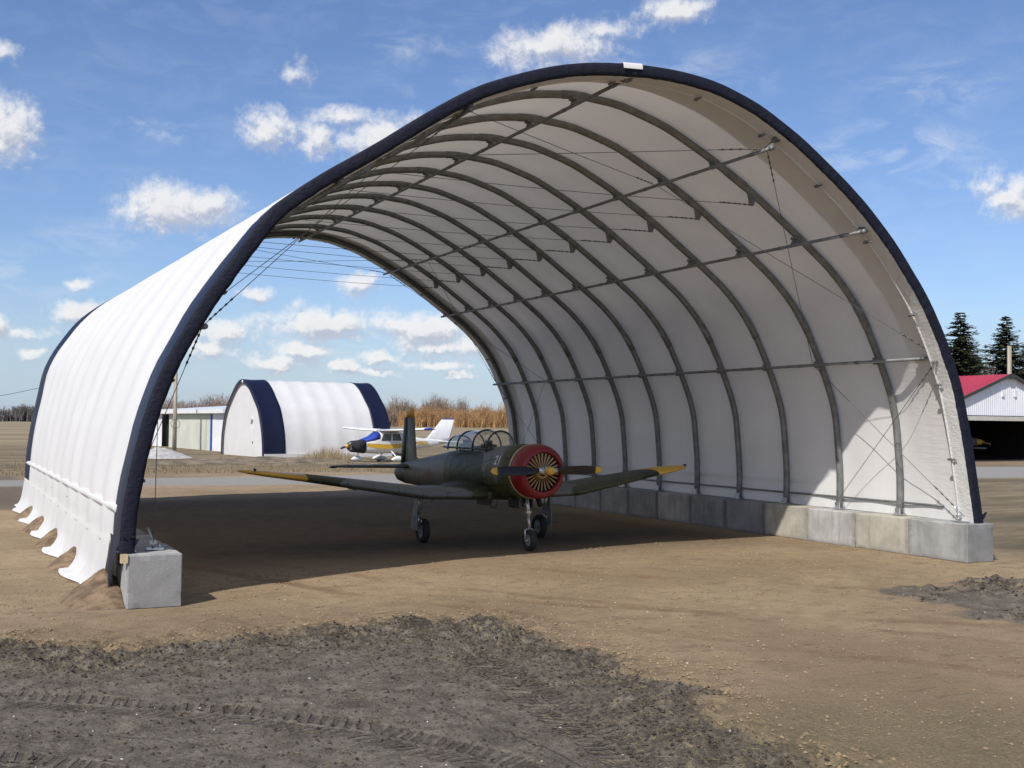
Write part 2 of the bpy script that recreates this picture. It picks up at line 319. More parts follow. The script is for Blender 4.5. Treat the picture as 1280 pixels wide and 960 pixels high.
# ------------------------------------------------------------------ mesh helpers
class MB:
    def __init__(s): s.v = []; s.f = []; s.m = []; s.mats = []; s.sm = []
    def mi(s, mat):
        if mat not in s.mats: s.mats.append(mat)
        return s.mats.index(mat)
    def add(s, verts, faces, mat=None, smooth=False):
        o = len(s.v); s.v.extend([tuple(p) for p in verts])
        k = s.mi(mat) if mat else 0
        for f in faces: s.f.append([i + o for i in f]); s.m.append(k); s.sm.append(smooth)
    def box(s, c, size, mat=None, rot=None):
        hx, hy, hz = size[0] / 2, size[1] / 2, size[2] / 2
        vs = [Vector((x, y, z)) for x in (-hx, hx) for y in (-hy, hy) for z in (-hz, hz)]
        if rot is not None: vs = [rot @ v for v in vs]
        vs = [v + Vector(c) for v in vs]
        s.add(vs, [(0, 1, 3, 2), (4, 6, 7, 5), (0, 4, 5, 1), (2, 3, 7, 6), (0, 2, 6, 4), (1, 5, 7, 3)], mat)
    def tube(s, path, r, n=8, mat=None, cap=True, sx=1.0, ref=None, closed=False):
        P = [Vector(p) for p in path]; m = len(P); rings = []
        rr = r if isinstance(r, (list, tuple)) else [r] * m
        vs = []; prev = None
        for i in range(m):
            if closed: t = P[(i + 1) % m] - P[(i - 1) % m]
            else: t = P[min(i + 1, m - 1)] - P[max(i - 1, 0)]
            t.normalize()
            a = ref if ref is not None else (prev if prev is not None else (Vector((0, 0, 1)) if abs(t.z) < 0.9 else Vector((1, 0, 0))))
            b = t.cross(Vector(a)).normalized(); a2 = b.cross(t).normalized(); prev = a2
            for k in range(n):
                ang = 2 * PI * k / n
                vs.append(P[i] + a2 * math.cos(ang) * rr[i] * sx + b * math.sin(ang) * rr[i])
        fs = []
        for i in range(m if closed else m - 1):
            j = (i + 1) % m
            for k in range(n): fs.append((i * n + k, i * n + (k + 1) % n, j * n + (k + 1) % n, j * n + k))
        if cap and not closed: fs.append(tuple(reversed(range(n)))); fs.append(tuple((m - 1) * n + k for k in range(n)))
        s.add(vs, fs, mat, True)
    def grid(s, pts, mat=None, smooth=True, flip=False):
        R = len(pts); Cc = len(pts[0]); vs = [p for row in pts for p in row]; fs = []
        for i in range(R - 1):
            for j in range(Cc - 1):
                q = (i * Cc + j, i * Cc + j + 1, (i + 1) * Cc + j + 1, (i + 1) * Cc + j)
                fs.append(tuple(reversed(q)) if flip else q)
        s.add(vs, fs, mat, smooth)
    def loft(s, rings, mat=None, capa=True, capb=True, smooth=True):
        n = len(rings[0]); vs = [p for r in rings for p in r]; fs = []
        for i in range(len(rings) - 1):
            for k in range(n): fs.append((i * n + k, i * n + (k + 1) % n, (i + 1) * n + (k + 1) % n, (i + 1) * n + k))
        if capa: fs.append(tuple(reversed(range(n))))
        if capb: fs.append(tuple((len(rings) - 1) * n + k for k in range(n)))
        s.add(vs, fs, mat, smooth)
    def revolve(s, prof, axis_o, axis_d, n=24, mat=None, smooth=True):
        d = Vector(axis_d).normalized(); a = Vector((0, 0, 1)) if abs(d.z) < 0.9 else Vector((1, 0, 0))
        b = d.cross(a).normalized(); a = b.cross(d).normalized(); O = Vector(axis_o)
        rings = [[O + d * t + (a * math.cos(2 * PI * k / n) + b * math.sin(2 * PI * k / n)) * r for k in range(n)] for t, r in prof]
        s.loft(rings, mat, False, False, smooth)
    def mesh(s, name, mat=None):
        me = bpy.data.meshes.new(name); me.from_pydata(s.v, [], s.f)
        ms = s.mats if s.mats else [mat]
        for x in ms: me.materials.append(x)
        me.polygons.foreach_set('material_index', s.m); me.polygons.foreach_set('use_smooth', s.sm)
        me.update(); return me
    def build(s, name, mat=None, parent=None, fixn=True, loc=None):
        me = s.mesh(name, mat)
        if fixn:
            bm = bmesh.new(); bm.from_mesh(me); bmesh.ops.recalc_face_normals(bm, faces=bm.faces); bm.to_mesh(me); bm.free()
        return link(name, me, parent, loc)

def link(name, me, parent=None, loc=None, rot=None):
    o = bpy.data.objects.new(name, me); COL.objects.link(o)
    if parent is not None: o.parent = parent
    if loc is not None: o.location = loc
    if rot is not None: o.rotation_euler = rot
    return o
def thing(name, label, cat, loc=(0, 0, 0), rotz=0.0, group=None):
    o = bpy.data.objects.new(name, None); COL.objects.link(o); o.location = loc; o.rotation_euler = (0, 0, rotz)
    o.empty_display_size = 0.3; return tag(o, label, cat, group)
def tag(o, label, cat, group=None):
    o['label'] = label; o['category'] = cat
    if group: o['group'] = group
    return o
def text_mesh(txt, size, depth=0.002, bold=0.0):
    c = bpy.data.curves.new('lettering', 'FONT'); c.body = txt; c.size = size; c.extrude = depth; c.align_x = 'CENTER'; c.align_y = 'CENTER'; c.offset = bold
    o = bpy.data.objects.new('tmp', c); COL.objects.link(o)
    dg = bpy.context.evaluated_depsgraph_get(); me = bpy.data.meshes.new_from_object(o.evaluated_get(dg))
    bpy.data.objects.remove(o); bpy.data.curves.remove(c); return me

# numpy value noise
def _h(ix, iy, seed):
    n = (ix.astype(np.int64) * 374761393 + iy.astype(np.int64) * 668265263 + seed * 1442695041) & 0x7fffffff
    n = (n ^ (n >> 13)) * 1274126177 & 0x7fffffff
    return ((n ^ (n >> 16)) & 0xffff) / 65535.0
def vnoise(x, y, seed=0):
    ix = np.floor(x); iy = np.floor(y); fx = x - ix; fy = y - iy
    fx = fx * fx * (3 - 2 * fx); fy = fy * fy * (3 - 2 * fy)
    a = _h(ix, iy, seed); b = _h(ix + 1, iy, seed); c = _h(ix, iy + 1, seed); d = _h(ix + 1, iy + 1, seed)
    return (a * (1 - fx) + b * fx) * (1 - fy) + (c * (1 - fx) + d * fx) * fy
def fbm(x, y, f=1.0, o=4, seed=0, g=0.5):
    s = 0; a = 1; t = 0
    for i in range(o):
        s = s + a * vnoise(x * f + i * 17.3, y * f - i * 9.1, seed + i); t += a; a *= g; f *= 2.03
    return s / t
def sstep(a, b, x): t = np.clip((x - a) / (b - a), 0, 1); return t * t * (3 - 2 * t)

# ------------------------------------------------------------------ ground
def poly_sd(x, y, P):
    """signed distance (positive inside) of grid points to polygon P"""
    d = np.full(x.shape, 1e9); ins = np.zeros(x.shape, bool); n = len(P)
    for i in range(n):
        ax, ay = P[i]; bx, by = P[(i + 1) % n]
        ex, ey = bx - ax, by - ay; L = ex * ex + ey * ey
        t = np.clip(((x - ax) * ex + (y - ay) * ey) / L, 0, 1)
        d = np.minimum(d, np.hypot(x - ax - t * ex, y - ay - t * ey))
        c = ((ay > y) != (by > y)) & (x < (bx - ax) * (y - ay) / ((by - ay) + 1e-12) + ax)
        ins ^= c
    return np.where(ins, d, -d)
DARK = [(-80, 4), (-30, 1.2), (-13, -0.2), (-9.84, -0.73), (-8.63, -1.9), (-7.19, -1.64), (-5.09, -1.67), (-4.08, -1.99), (-3.54, -2.98), (-3.83, -4.45), (-3.94, -6.46), (-4.37, -7.53), (-4.56, -8.58), (-6, -14), (-20, -40), (-80, -40)]
DARKR = [(2.9, -2.18), (4.66, -1.75), (6.83, -1.6), (14, -1.0), (30, 2), (30, -12), (9, -9), (3.2, -6.6), (2.5, -4.4)]
TR1 = [(-13.5, -3.0), (-11.5, -3.3), (-9.96, -3.69), (-9.0, -4.45), (-8.07, -5.2), (-7.18, -6.2), (-6.63, -7.38), (-6.2, -9.5)]
TR2 = [(-12.5, -4.9), (-10.9, -5.35), (-9.9, -6.0), (-9.1, -6.9), (-8.5, -8.2)]
TR3 = [(-5.0, -4.2), (-5.3, -6.0), (-5.5, -7.6), (-5.8, -9.8)]
def track_coords(x, y, P):
    best = np.full(x.shape, 1e9); S = np.zeros(x.shape); D = np.zeros(x.shape); s0 = 0
    for i in range(len(P) - 1):
        ax, ay = P[i]; bx, by = P[i + 1]; ex, ey = bx - ax, by - ay; L = math.hypot(ex, ey)
        t = np.clip(((x - ax) * ex + (y - ay) * ey) / L / L, 0, 1)
        dx, dy = x - ax - t * ex, y - ay - t * ey; d = np.hypot(dx, dy); sg = np.sign(ex * dy - ey * dx); m = d < best
        best = np.where(m, d, best); S = np.where(m, s0 + t * L, S); D = np.where(m, sg * d, D); s0 += L
    return S, D
def track_field(x, y, P, w):
    """lug pattern along a wheel track: returns height and mask"""
    best = np.full(x.shape, 1e9); S = np.zeros(x.shape); D = np.zeros(x.shape); s0 = 0
    for i in range(len(P) - 1):
        ax, ay = P[i]; bx, by = P[i + 1]; ex, ey = bx - ax, by - ay; L = math.hypot(ex, ey)
        t = np.clip(((x - ax) * ex + (y - ay) * ey) / L / L, 0, 1)
        dx, dy = x - ax - t * ex, y - ay - t * ey; d = np.hypot(dx, dy)
        sg = np.sign(ex * dy - ey * dx); m = d < best
        best = np.where(m, d, best); S = np.where(m, s0 + t * L, S); D = np.where(m, sg * d, D); s0 += L
    mask = 1 - sstep(w * 0.42, w * 0.5, best)
    ph = (S + np.abs(D) * 0.55) / 0.16 + (D > 0) * 0.5
    lug = sstep(0.30, 0.52, np.abs((ph % 1) - 0.5) * 2 * 0.9)
    return mask * (-0.026 + 0.012 * lug), mask * (1 - lug)

def ground_fields(x, y):
    wob = (fbm(x, y, 1.1, 5, 3) - 0.5) * 1.3
    dl = poly_sd(x, y, DARK) + wob; dr = poly_sd(x, y, DARKR) + wob * 1.3
    dk = np.maximum(dl, dr)
    dark = sstep(-0.10, 0.22, dk)
    rw = 0.6 + 0.8 * vnoise(x * 0.5, y * 0.5, 9)
    ridge = np.exp(-((dl - 0.4) / rw) ** 2) * (0.45 + 0.9 * fbm(x, y, 1.5, 4, 21))
    ridge = np.maximum(ridge, sstep(-0.1, 0.4, dr) * sstep(0.42, 0.58, fbm(x * 0.6, y * 1.3, 1.0, 5, 33)))
    return dl, dr, dark, np.clip(ridge, 0, 1)
def ground_h(x, y):
    dl, dr, dark, ridge = ground_fields(x, y)
    near = 1 - sstep(60, 120, np.hypot(x + 10, y + 15))
    h = (fbm(x, y, 0.5, 4, 50) - 0.5) * 0.06 + (fbm(x, y, 3.0, 4, 51) - 0.5) * 0.016
    clod = np.maximum(fbm(x, y, 5.5, 5, 60, 0.6) - 0.44, 0)
    h = h + dark * (clod * 0.10 - 0.012) + ridge * (np.maximum(fbm(x, y, 4.5, 5, 70, 0.62) - 0.42, 0) * 0.36 + 0.004)
    for P, w in ((TR1, 0.62), (TR2, 0.62), (TR3, 0.6)):
        th, tm = track_field(x, y, P, w); fade = 0.45 + 0.7 * fbm(x, y, 0.8, 3, 90)
        h = h * (1 - 0.6 * (th < -1e-4)) + th * fade
    # faint wheel ruts across the sand
    for P, w in (([(7.5, -9.5), (2.5, -5.2), (-2.0, -1.5), (-4.0, 1.0)], 0.35), ([(8.8, -7.5), (4.0, -3.2), (0.5, 0.6), (-1.0, 3.0)], 0.35), ([(-6.5, 5.5), (-5.0, 1.5), (-2.0, -4.0), (1.5, -9.5)], 0.3)):
        tt, _ = track_field(x, y, P, w); h = h + (tt < -1e-4) * -0.008 + tt * 0.15
    # keep the surface tight against the blocks and under the shelter
    ax = np.abs(x); blk = sstep(7.0, 7.35, ax) * (1 - sstep(8.3, 8.7, ax)) * sstep(-0.5, 0.0, y) * (1 - sstep(21.3, 22, y))
    h = h * (1 - 0.8 * blk) - 0.004
    return (h * near).astype(float), dark, ridge, dl

def axis(parts):
    out = []
    for a, b, st in parts: out.extend(np.arange(a, b, st).tolist())
    return out
def geom(a, b, st, g):
    out = []; v = a
    while v < b: out.append(v); v += st; st *= g
    out.append(b); return out
gx = [-v for v in reversed(geom(14.0, 6000, 0.15, 1.16))] + axis([(-13.9, -4.0, 0.036), (-4.0, 6.0, 0.06), (6.0, 16, 0.12)]) + geom(16, 6000, 0.2, 1.12)
gy = [-v for v in reversed(geom(10.2, 3000, 0.2, 1.25))] + axis([(-10.1, -1.0, 0.036), (-1.0, 3.0, 0.06), (3.0, 14, 0.12), (14, 40, 0.35)]) + geom(40, 9000, 0.5, 1.09)
GX, GY = np.meshgrid(np.array(gx), np.array(gy))
GZ, gdark, gridge, gdl = ground_h(GX, GY)
R_, C_ = GX.shape
me = bpy.data.meshes.new('ground')
co = np.stack([GX, GY, GZ], -1).reshape(-1, 3).astype(np.float32)
idx = np.arange(R_ * C_).reshape(R_, C_)
fa = np.stack([idx[:-1, :-1], idx[:-1, 1:], idx[1:, 1:], idx[1:, :-1]], -1).reshape(-1, 4)
me.vertices.add(len(co)); me.vertices.foreach_set('co', co.ravel())
me.loops.add(fa.size); me.loops.foreach_set('vertex_index', fa.ravel().astype(np.int32))
me.polygons.add(len(fa)); me.polygons.foreach_set('loop_start', np.arange(0, fa.size, 4, dtype=np.int32))
me.update(calc_edges=True); me.polygons.foreach_set('use_smooth', np.ones(len(fa), bool))
rut = np.zeros(GX.shape)
for P in ([(8.5, -9.8), (2.5, -5.2), (-2.0, -1.5), (-4.0, 1.0)], [(10.2, -7.5), (4.6, -3.2), (0.8, 0.6), (-1.0, 3.0)], [(-6.5, 5.5), (-5.0, 1.5), (-2.0, -4.0), (1.5, -9.5)], [(-5.2, 5.5), (-3.6, 1.8), (-.5, -3.2), (3.2, -8.6)]):
    s_, d_ = track_coords(GX, GY, P); rut = np.maximum(rut, 1 - sstep(.08, .24, np.abs(d_)))
rut *= sstep(.35, .6, fbm(GX, GY, .7, 4, 77))
ts = np.zeros(GX.shape); td = np.full(GX.shape, 9.0)
for ti, (P, w) in enumerate(((TR1, 0.62), (TR2, 0.62), (TR3, 0.6))):
    s_, d_ = track_coords(GX, GY, P); m_ = np.abs(d_) < np.abs(td); ts = np.where(m_, s_, ts); td = np.where(m_, d_, td)
wear = sstep(0.26, 0.44, fbm(GX, GY, 1.2, 4, 90))
for nm, arr in (('track_s', ts), ('track_d', np.clip(td, -9, 9)), ('wear', wear), ('rut', rut), ('dark', gdark), ('ridge', gridge), ('edge', np.clip(gdl, -5, 5))):
    at = me.attributes.new(nm, 'FLOAT', 'POINT'); at.data.foreach_set('value', arr.ravel().astype(np.float32))
ground = link('ground', me); ground['kind'] = 'structure'

def ground_mat():
    m = bpy.data.materials.new('prairie_ground'); m.use_nodes = True
    N = NT(m.node_tree); b = m.node_tree.nodes['Principled BSDF']
    tc = N.new('ShaderNodeTexCoord'); v = tc.outputs['Object']
    def attr(n):
        a = N.new('ShaderNodeAttribute'); a.attribute_name = n; return a.outputs['Fac']
    dark = attr('dark'); ridge = attr('ridge')
    n1 = N.noise(v, 0.22, 8, 0.62); n2 = N.noise(v, 2.5, 8, 0.68); n3 = N.noise(v, 26, 6, 0.75); n4 = N.noise(v, 120, 3, 0.7)
    sp = N.new('ShaderNodeSeparateXYZ'); N.l.new(v, sp.inputs[0]); X, Y = sp.outputs[0], sp.outputs[1]
    sand = N.mix(N.ramp(n1, 0.35, 0.65), (0.285, 0.208, 0.124), (0.41, 0.305, 0.185))
    sand = N.mix(N.ramp(n2, 0.42, 0.68, 0, 0.6), sand, (0.23, 0.165, 0.10))
    sand = N.mix(N.ramp(n3, 0.52, 0.68, 0, 0.5), sand, (0.19, 0.132, 0.082))
    sand = N.mix(N.ramp(N.noise(v, 60, 5, 0.8), 0.50, 0.66, 0, 0.5), sand, (0.40, 0.31, 0.20))
    sand = N.mix(N.ramp(n4, 0.62, 0.8, 0, 0.5), sand, (0.42, 0.33, 0.23))
    scuff = N.ramp(N.noise(N.mapv(v, (0.7, 2.6, 1), rot=(0, 0, 0.5)), 1.6, 8, 0.78), 0.55, 0.66, 0, 0.75)
    sand = N.mix(scuff, sand, (0.15, 0.105, 0.066))
    soil = N.mix(N.ramp(n2, 0.3, 0.7), (0.105, 0.090, 0.070), (0.245, 0.212, 0.168))
    soil = N.mix(N.ramp(n3, 0.48, 0.64, 0, 0.8), soil, (0.048, 0.040, 0.032))
    soil = N.mix(N.ramp(N.noise(v, 55, 5, 0.8), 0.52, 0.66, 0, 0.65), soil, (0.33, 0.29, 0.235))
    tS, tD = attr('track_s'), attr('track_d'); aD = N.math('ABSOLUTE', tD)
    wv_ = N.math('MULTIPLY', N.math('SUBTRACT', N.noise(v, 6, 3), 0.5), 0.35)
    ph = N.math('ADD', N.math('ADD', N.math('DIVIDE', tS, 0.125), N.math('MULTIPLY', aD, 3.2)), N.math('ADD', wv_, N.math('MULTIPLY', N.math('GREATER_THAN', tD, 0.0), 0.5)))
    tri = N.math('ABSOLUTE', N.math('SUBTRACT', N.math('FRACT', ph), 0.5))
    lug = N.ramp(N.math('ADD', tri, N.math('MULTIPLY', N.math('SUBTRACT', N.noise(v, 30, 4, 0.7), 0.5), 0.25)), 0.16, 0.32)
    inside = N.math('MULTIPLY', N.math('MULTIPLY', N.ramp(aD, 0.30, 0.26), N.ramp(aD, 0.015, 0.045)), attr('wear'))
    lug = N.math('MULTIPLY', lug, inside)
    soil = N.mix(N.math('MULTIPLY', lug, 0.42), soil, (0.055, 0.045, 0.036))
    soil = N.mix(N.ramp(N.noise(N.mapv(v, (1, 3.2, 1), rot=(0, 0, 0.7)), 22, 5, 0.8), 0.58, 0.74, 0, 0.55), soil, (0.27, 0.225, 0.16))
    # floor inside the shelter: its shade deepened in the soil colour
    floor_shade = N.math('MULTIPLY', N.ramp(N.math('ADD', N.math('ABSOLUTE', X), N.math('MULTIPLY', n1, 1.5)), 8.2, 6.4), N.ramp(N.math('ADD', Y, N.math('MULTIPLY', N.math('SUBTRACT', n1, 0.5), 5.0)), 3.2, 6.4))
    floor_shade = N.math('MULTIPLY', floor_shade, N.ramp(Y, 24.5, 21.0))
    sand = N.mix(N.math('MULTIPLY', floor_shade, 0.8), sand, N.mix(N.ramp(n2, 0.3, 0.7), (0.075, 0.056, 0.038), (0.15, 0.11, 0.072)))
    vo = N.new('ShaderNodeTexVoronoi'); vo.inputs['Scale'].default_value = 7.0; N.l.new(N.vmath('ADD', v, N.vmath('MULTIPLY', N.noise(v, 20, 3, 0.6, 'Color'), (.05, .05, 0))), vo.inputs['Vector'])
    vs_ = N.new('ShaderNodeSeparateColor'); N.l.new(vo.outputs['Color'], vs_.inputs[0])
    speck = N.math('MULTIPLY', N.ramp(vo.outputs['Distance'], 0.20, 0.10), N.math('GREATER_THAN', vs_.outputs[0], 0.72))
    sand = N.mix(N.math('MULTIPLY', attr('rut'), N.ramp(n2, 0.3, 0.6, 0.25, 0.6)), sand, (0.20, 0.125, 0.07))
    sand = N.mix(N.math('MULTIPLY', speck, 0.7), sand, (0.11, 0.078, 0.05))
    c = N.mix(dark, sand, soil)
    rk = N.math('MULTIPLY', ridge, N.ramp(N.noise(v, 3.2, 8, 0.8), 0.44, 0.58))
    c = N.mix(N.math('MULTIPLY', rk, 0.9), c, N.mix(n3, (0.018, 0.015, 0.013), (0.075, 0.060, 0.048)))
    straw = N.math('MULTIPLY', ridge, N.ramp(N.noise(N.mapv(v, (3, 1, 1)), 5, 8, 0.85), 0.52, 0.60))
    c = N.mix(N.math('MULTIPLY', straw, 0.85), c, (0.33, 0.26, 0.15))
    # pale straw litter corner, far right of the dark soil
    pb = N.vmath('LENGTH', N.vmath('MULTIPLY', N.vmath('SUBTRACT', v, (-3.0, -8.6, 0)), (0.55, 0.6, 0)))
    litter = N.math('MULTIPLY', N.ramp(N.math('ADD', pb, N.math('MULTIPLY', n2, 0.9)), 1.9, 0.9), N.ramp(n3, 0.35, 0.6))
    c = N.mix(N.math('MULTIPLY', litter, 0.75), c, N.mix(n4, (0.10, 0.085, 0.05), (0.24, 0.21, 0.12)))
    # outside the sand pad: winter grass and dirt
    wob = N.math('MULTIPLY', N.math('SUBTRACT', n1, 0.5), 9.0)
    wobs = N.math('MULTIPLY', N.math('SUBTRACT', N.noise(v, 0.9, 6, 0.6), 0.5), 3.0)
    grass = N.mix(N.ramp(N.noise(N.mapv(v, (0.25, 1.0, 1)), 0.5, 8, 0.7), 0.38, 0.62), (0.135, 0.105, 0.068), (0.285, 0.225, 0.14))
    grass = N.mix(N.ramp(N.noise(N.mapv(v, (0.4, 1.2, 1)), 1.6, 7, 0.75), 0.52, 0.72, 0, 0.75), grass, (0.085, 0.066, 0.045))
    grass = N.mix(N.ramp(n3, 0.45, 0.8, 0, 0.4), grass, (0.36, 0.30, 0.19))
    gR = N.ramp(N.math('ADD', X, wobs), 9.3, 10.6)
    gR = N.math('MULTIPLY', gR, N.ramp(N.math('ADD', Y, wobs), -0.8, 0.6))
    c = N.mix(gR, c, grass)
    gL = N.math('MULTIPLY', N.ramp(N.math('ADD', N.math('MULTIPLY', X, -1.0), wobs), 6.5, 8.0), N.ramp(N.math('ADD', Y, wobs), 19.5, 21.0))
    c = N.mix(N.math('MULTIPLY', gL, 0.85), c, N.mix(n2, (0.10, 0.08, 0.06), (0.20, 0.165, 0.125)))
    past = N.ramp(N.math('ADD', Y, wobs), 38.5, 43)
    c = N.mix(past, c, N.mix(N.ramp(n2, 0.3, 0.75), (0.30, 0.23, 0.145), (0.20, 0.15, 0.095)))
    c = N.mix(N.ramp(N.math('ADD', Y, wob), 44, 50), c, grass)
    field = N.mix(N.ramp(N.noise(N.mapv(v, (0.1, 0.5, 1)), 0.06, 7, 0.6), 0.35, 0.65), (0.24, 0.185, 0.115), (0.36, 0.29, 0.185))
    rows = N.ramp(N.noise(N.mapv(v, (0.02, 1.2, 1), rot=(0, 0, 0.06)), 0.25, 5, 0.6), 0.45, 0.65, 0, 0.35)
    field = N.mix(rows, field, (0.15, 0.12, 0.085))
    c = N.mix(N.ramp(N.math('ADD', Y, wob), 92, 118), c, field)
    # gravel road
    yt = N.math('ADD', N.math('SUBTRACT', 37.3, Y), N.math('MULTIPLY', wobs, 0.35))
    yb = N.math('ADD', N.math('SUBTRACT', N.math('ADD', Y, N.math('MULTIPLY', X, 0.13)), 30.9), N.math('MULTIPLY', wobs, 0.35))
    road = N.math('MULTIPLY', N.ramp(yt, -0.5, 0.6), N.ramp(yb, -0.6, 0.6))
    grav = N.mix(n3, (0.24, 0.225, 0.20), (0.40, 0.38, 0.345))
    grav = N.mix(N.ramp(N.noise(N.mapv(v, (0.05, 1, 1)), 1.3, 4), 0.5, 0.7, 0, 0.4), grav, (0.24, 0.20, 0.155))
    c = N.mix(road, c, grav)
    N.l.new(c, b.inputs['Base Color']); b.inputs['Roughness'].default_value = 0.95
    b.inputs['Specular IOR Level'].default_value = 0.15
    bn = N.new('ShaderNodeBump'); bn.inputs['Distance'].default_value = 0.06; bn.inputs['Strength'].default_value = 0.85
    h = N.math('ADD', N.math('MULTIPLY', n3, 0.5), N.math('MULTIPLY', n4, 0.25))
    h = N.math('ADD', h, N.math('MULTIPLY', N.noise(v, 9, 6, 0.7), 0.8))
    h = N.math('SUBTRACT', h, N.math('MULTIPLY', lug, 0.8))
    N.l.new(h, bn.inputs['Height']); N.l.new(bn.outputs[0], b.inputs['Normal'])
    return m
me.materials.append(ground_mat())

# loose clods of soil and dry straw lying on the broken ground
def scatter(name, n, box, accept, size, mat, kind='clod', seed=1):
    r = np.random.default_rng(seed)
    x = r.uniform(box[0], box[2], n * 6); y = r.uniform(box[1], box[3], n * 6)
    h, dk, rg, dl = ground_h(x, y); ok = accept(x, y, dk, rg, dl, r.random(len(x)))
    x, y, h = x[ok][:n], y[ok][:n], h[ok][:n]; V = []; F = []
    base = [Vector(p) for p in ((1, 0, 0), (0.3, 0.95, 0.1), (-0.8, 0.6, 0), (-0.85, -0.5, 0.1), (0.25, -0.95, 0), (0.1, 0.1, 0.85), (0, 0, -0.5))]
    for i in range(len(x)):
        o = len(V); s = size[0] + (size[1] - size[0]) * r.random() ** 3
        if kind == 'clod':
            a = r.uniform(0, 6.28); ca, sa = math.cos(a), math.sin(a)
            for p in base:
                q = Vector((p.x * (1 + r.uniform(-.3, .3)), p.y * (0.75 + r.uniform(-.25, .25)), p.z * r.uniform(.6, 1.1)))
                V.append((x[i] + (q.x * ca - q.y * sa) * s, y[i] + (q.x * sa + q.y * ca) * s, h[i] + q.z * s + s * 0.2))
            for k in range(5):
                F.append((o + k, o + (k + 1) % 5, o + 5)); F.append((o + (k + 1) % 5, o + k, o + 6))
        else:
            a = r.uniform(0, 6.28); L = s * 5; w = s * 0.16; ca, sa = math.cos(a), math.sin(a); dz = r.uniform(-0.2, 0.55) * L
            p0 = Vector((x[i], y[i], h[i] + 0.004)); p1 = p0 + Vector((ca * L, sa * L, max(dz, 0.003))); nrm = Vector((-sa, ca, 0)) * w
            V += [p0 - nrm, p0 + nrm, p1, p0 + Vector((0, 0, w * 1.5))]; F += [(o, o + 1, o + 2), (o + 1, o + 3, o + 2), (o + 3, o, o + 2)]
    m2 = bpy.data.meshes.new(name); m2.from_pydata([tuple(p) for p in V], [], F); m2.materials.append(mat)
    ob = link(name, m2); ob['kind'] = 'stuff'; return ob
MT['clod'] = leaf_mat('soil_clod', (0.030, 0.024, 0.020), (0.125, 0.100, 0.078), 0.95, 3)
MT['clod_sand'] = leaf_mat('sandy_clod', (0.19, 0.135, 0.082), (0.33, 0.245, 0.15), 0.95, 3)
MT['straw'] = leaf_mat('dry_straw', (0.12, 0.095, 0.056), (0.32, 0.26, 0.155), 0.9, 3)
MT['pebble'] = leaf_mat('pale_pebble', (0.35, 0.32, 0.27), (0.62, 0.59, 0.53), 0.8, 3)
scatter('soil_clods', 24000, (-13.5, -9.6, -2.6, 1), lambda x, y, dk, rg, dl, u: u < rg ** 1.5 * dk * 1.2 + 0.16 * dk, (0.005, 0.027), MT['clod'], seed=3)
scatter('soil_clods', 3000, (2, -8, 14, 1), lambda x, y, dk, rg, dl, u: u < rg * dk, (0.012, 0.045), MT['clod'], seed=4)
scatter('sand_crumbs', 14000, (-10.5, -9.3, 9, 5.5), lambda x, y, dk, rg, dl, u: (dk < 0.3) & (u < 0.5 * fbm(x, y, 0.9, 4, 5) ** 2 + 0.6 * (np.abs(dl) < .8)), (0.006, 0.030), MT['clod_sand'], seed=5)
scatter('pale_pebbles', 500, (-12, -9.3, 6, 3), lambda x, y, dk, rg, dl, u: u < 0.5, (0.007, 0.018), MT['pebble'], seed=6)
scatter('dry_straw', 12000, (-13.5, -9.6, -2.2, 0.5), lambda x, y, dk, rg, dl, u: u < 0.12 + 0.8 * rg, (0.007, 0.018), MT['straw'], 'straw', seed=7)
scatter('dry_straw', 5000, (-5.2, -9.9, -0.8, -6.8), lambda x, y, dk, rg, dl, u: u < np.exp(-((x + 3.0) ** 2 + (y + 8.8) ** 2 * .8) / 2.2), (0.006, 0.014), MT['straw'], 'straw', seed=8)

# ------------------------------------------------------------------ fabric shelter: section curves
def half(pts, n=49):
    """resample to n points, base -> apex, softly smoothed"""
    P = np.array(pts, float); s = np.r_[0, np.cumsum(np.hypot(*np.diff(P, axis=0).T))]
    t = np.linspace(0, s[-1], 400); x = np.interp(t, s, P[:, 0]); z = np.interp(t, s, P[:, 1])
    k = np.hanning(33); k /= k.sum()
    xp = np.r_[2 * x[0] - x[16:0:-1], x, -x[-2:-18:-1]]; zp = np.r_[2 * z[0] - z[16:0:-1], z, z[-2:-18:-1]]
    x2 = np.convolve(xp, k, 'valid'); z2 = np.convolve(zp, k, 'valid')
    return np.interp(np.linspace(0, 399, n), np.arange(400), x2), np.interp(np.linspace(0, 399, n), np.arange(400), z2)
RF = half([(7.97, .76), (7.9, 1.2), (7.68, 2.4), (7.41, 3.54), (7.0, 4.45), (6.56, 5.21), (5.8, 6.16), (5.05, 6.9), (4.48, 7.35), (3.55, 8.0), (2.62, 8.50), (1.76, 8.78), (1.25, 8.85), (.76, 8.89), (0, 8.88)])
LF = half([(8.24, .76), (8.23, 1.23), (8.11, 2.02), (7.96, 2.71), (7.7, 3.46), (7.21, 4.37), (6.65, 5.21), (6.19, 5.86), (5.47, 6.42), (4.97, 6.74), (4.46, 7.08), (3.94, 7.45), (3.41, 7.81), (2.86, 8.14), (2.01, 8.48), (1.42, 8.67), (.82, 8.79), (0, 8.88)])
RR = half([(7.98, .76), (7.99, 1.6), (7.87, 2.92), (7.72, 3.44), (7.39, 4.21), (7.0, 4.98), (6.58, 5.54), (6.07, 6.05), (5.27, 6.65), (4.07, 7.5), (3.06, 8.1), (2.04, 8.61), (1.0, 8.92), (0, 9.0)])
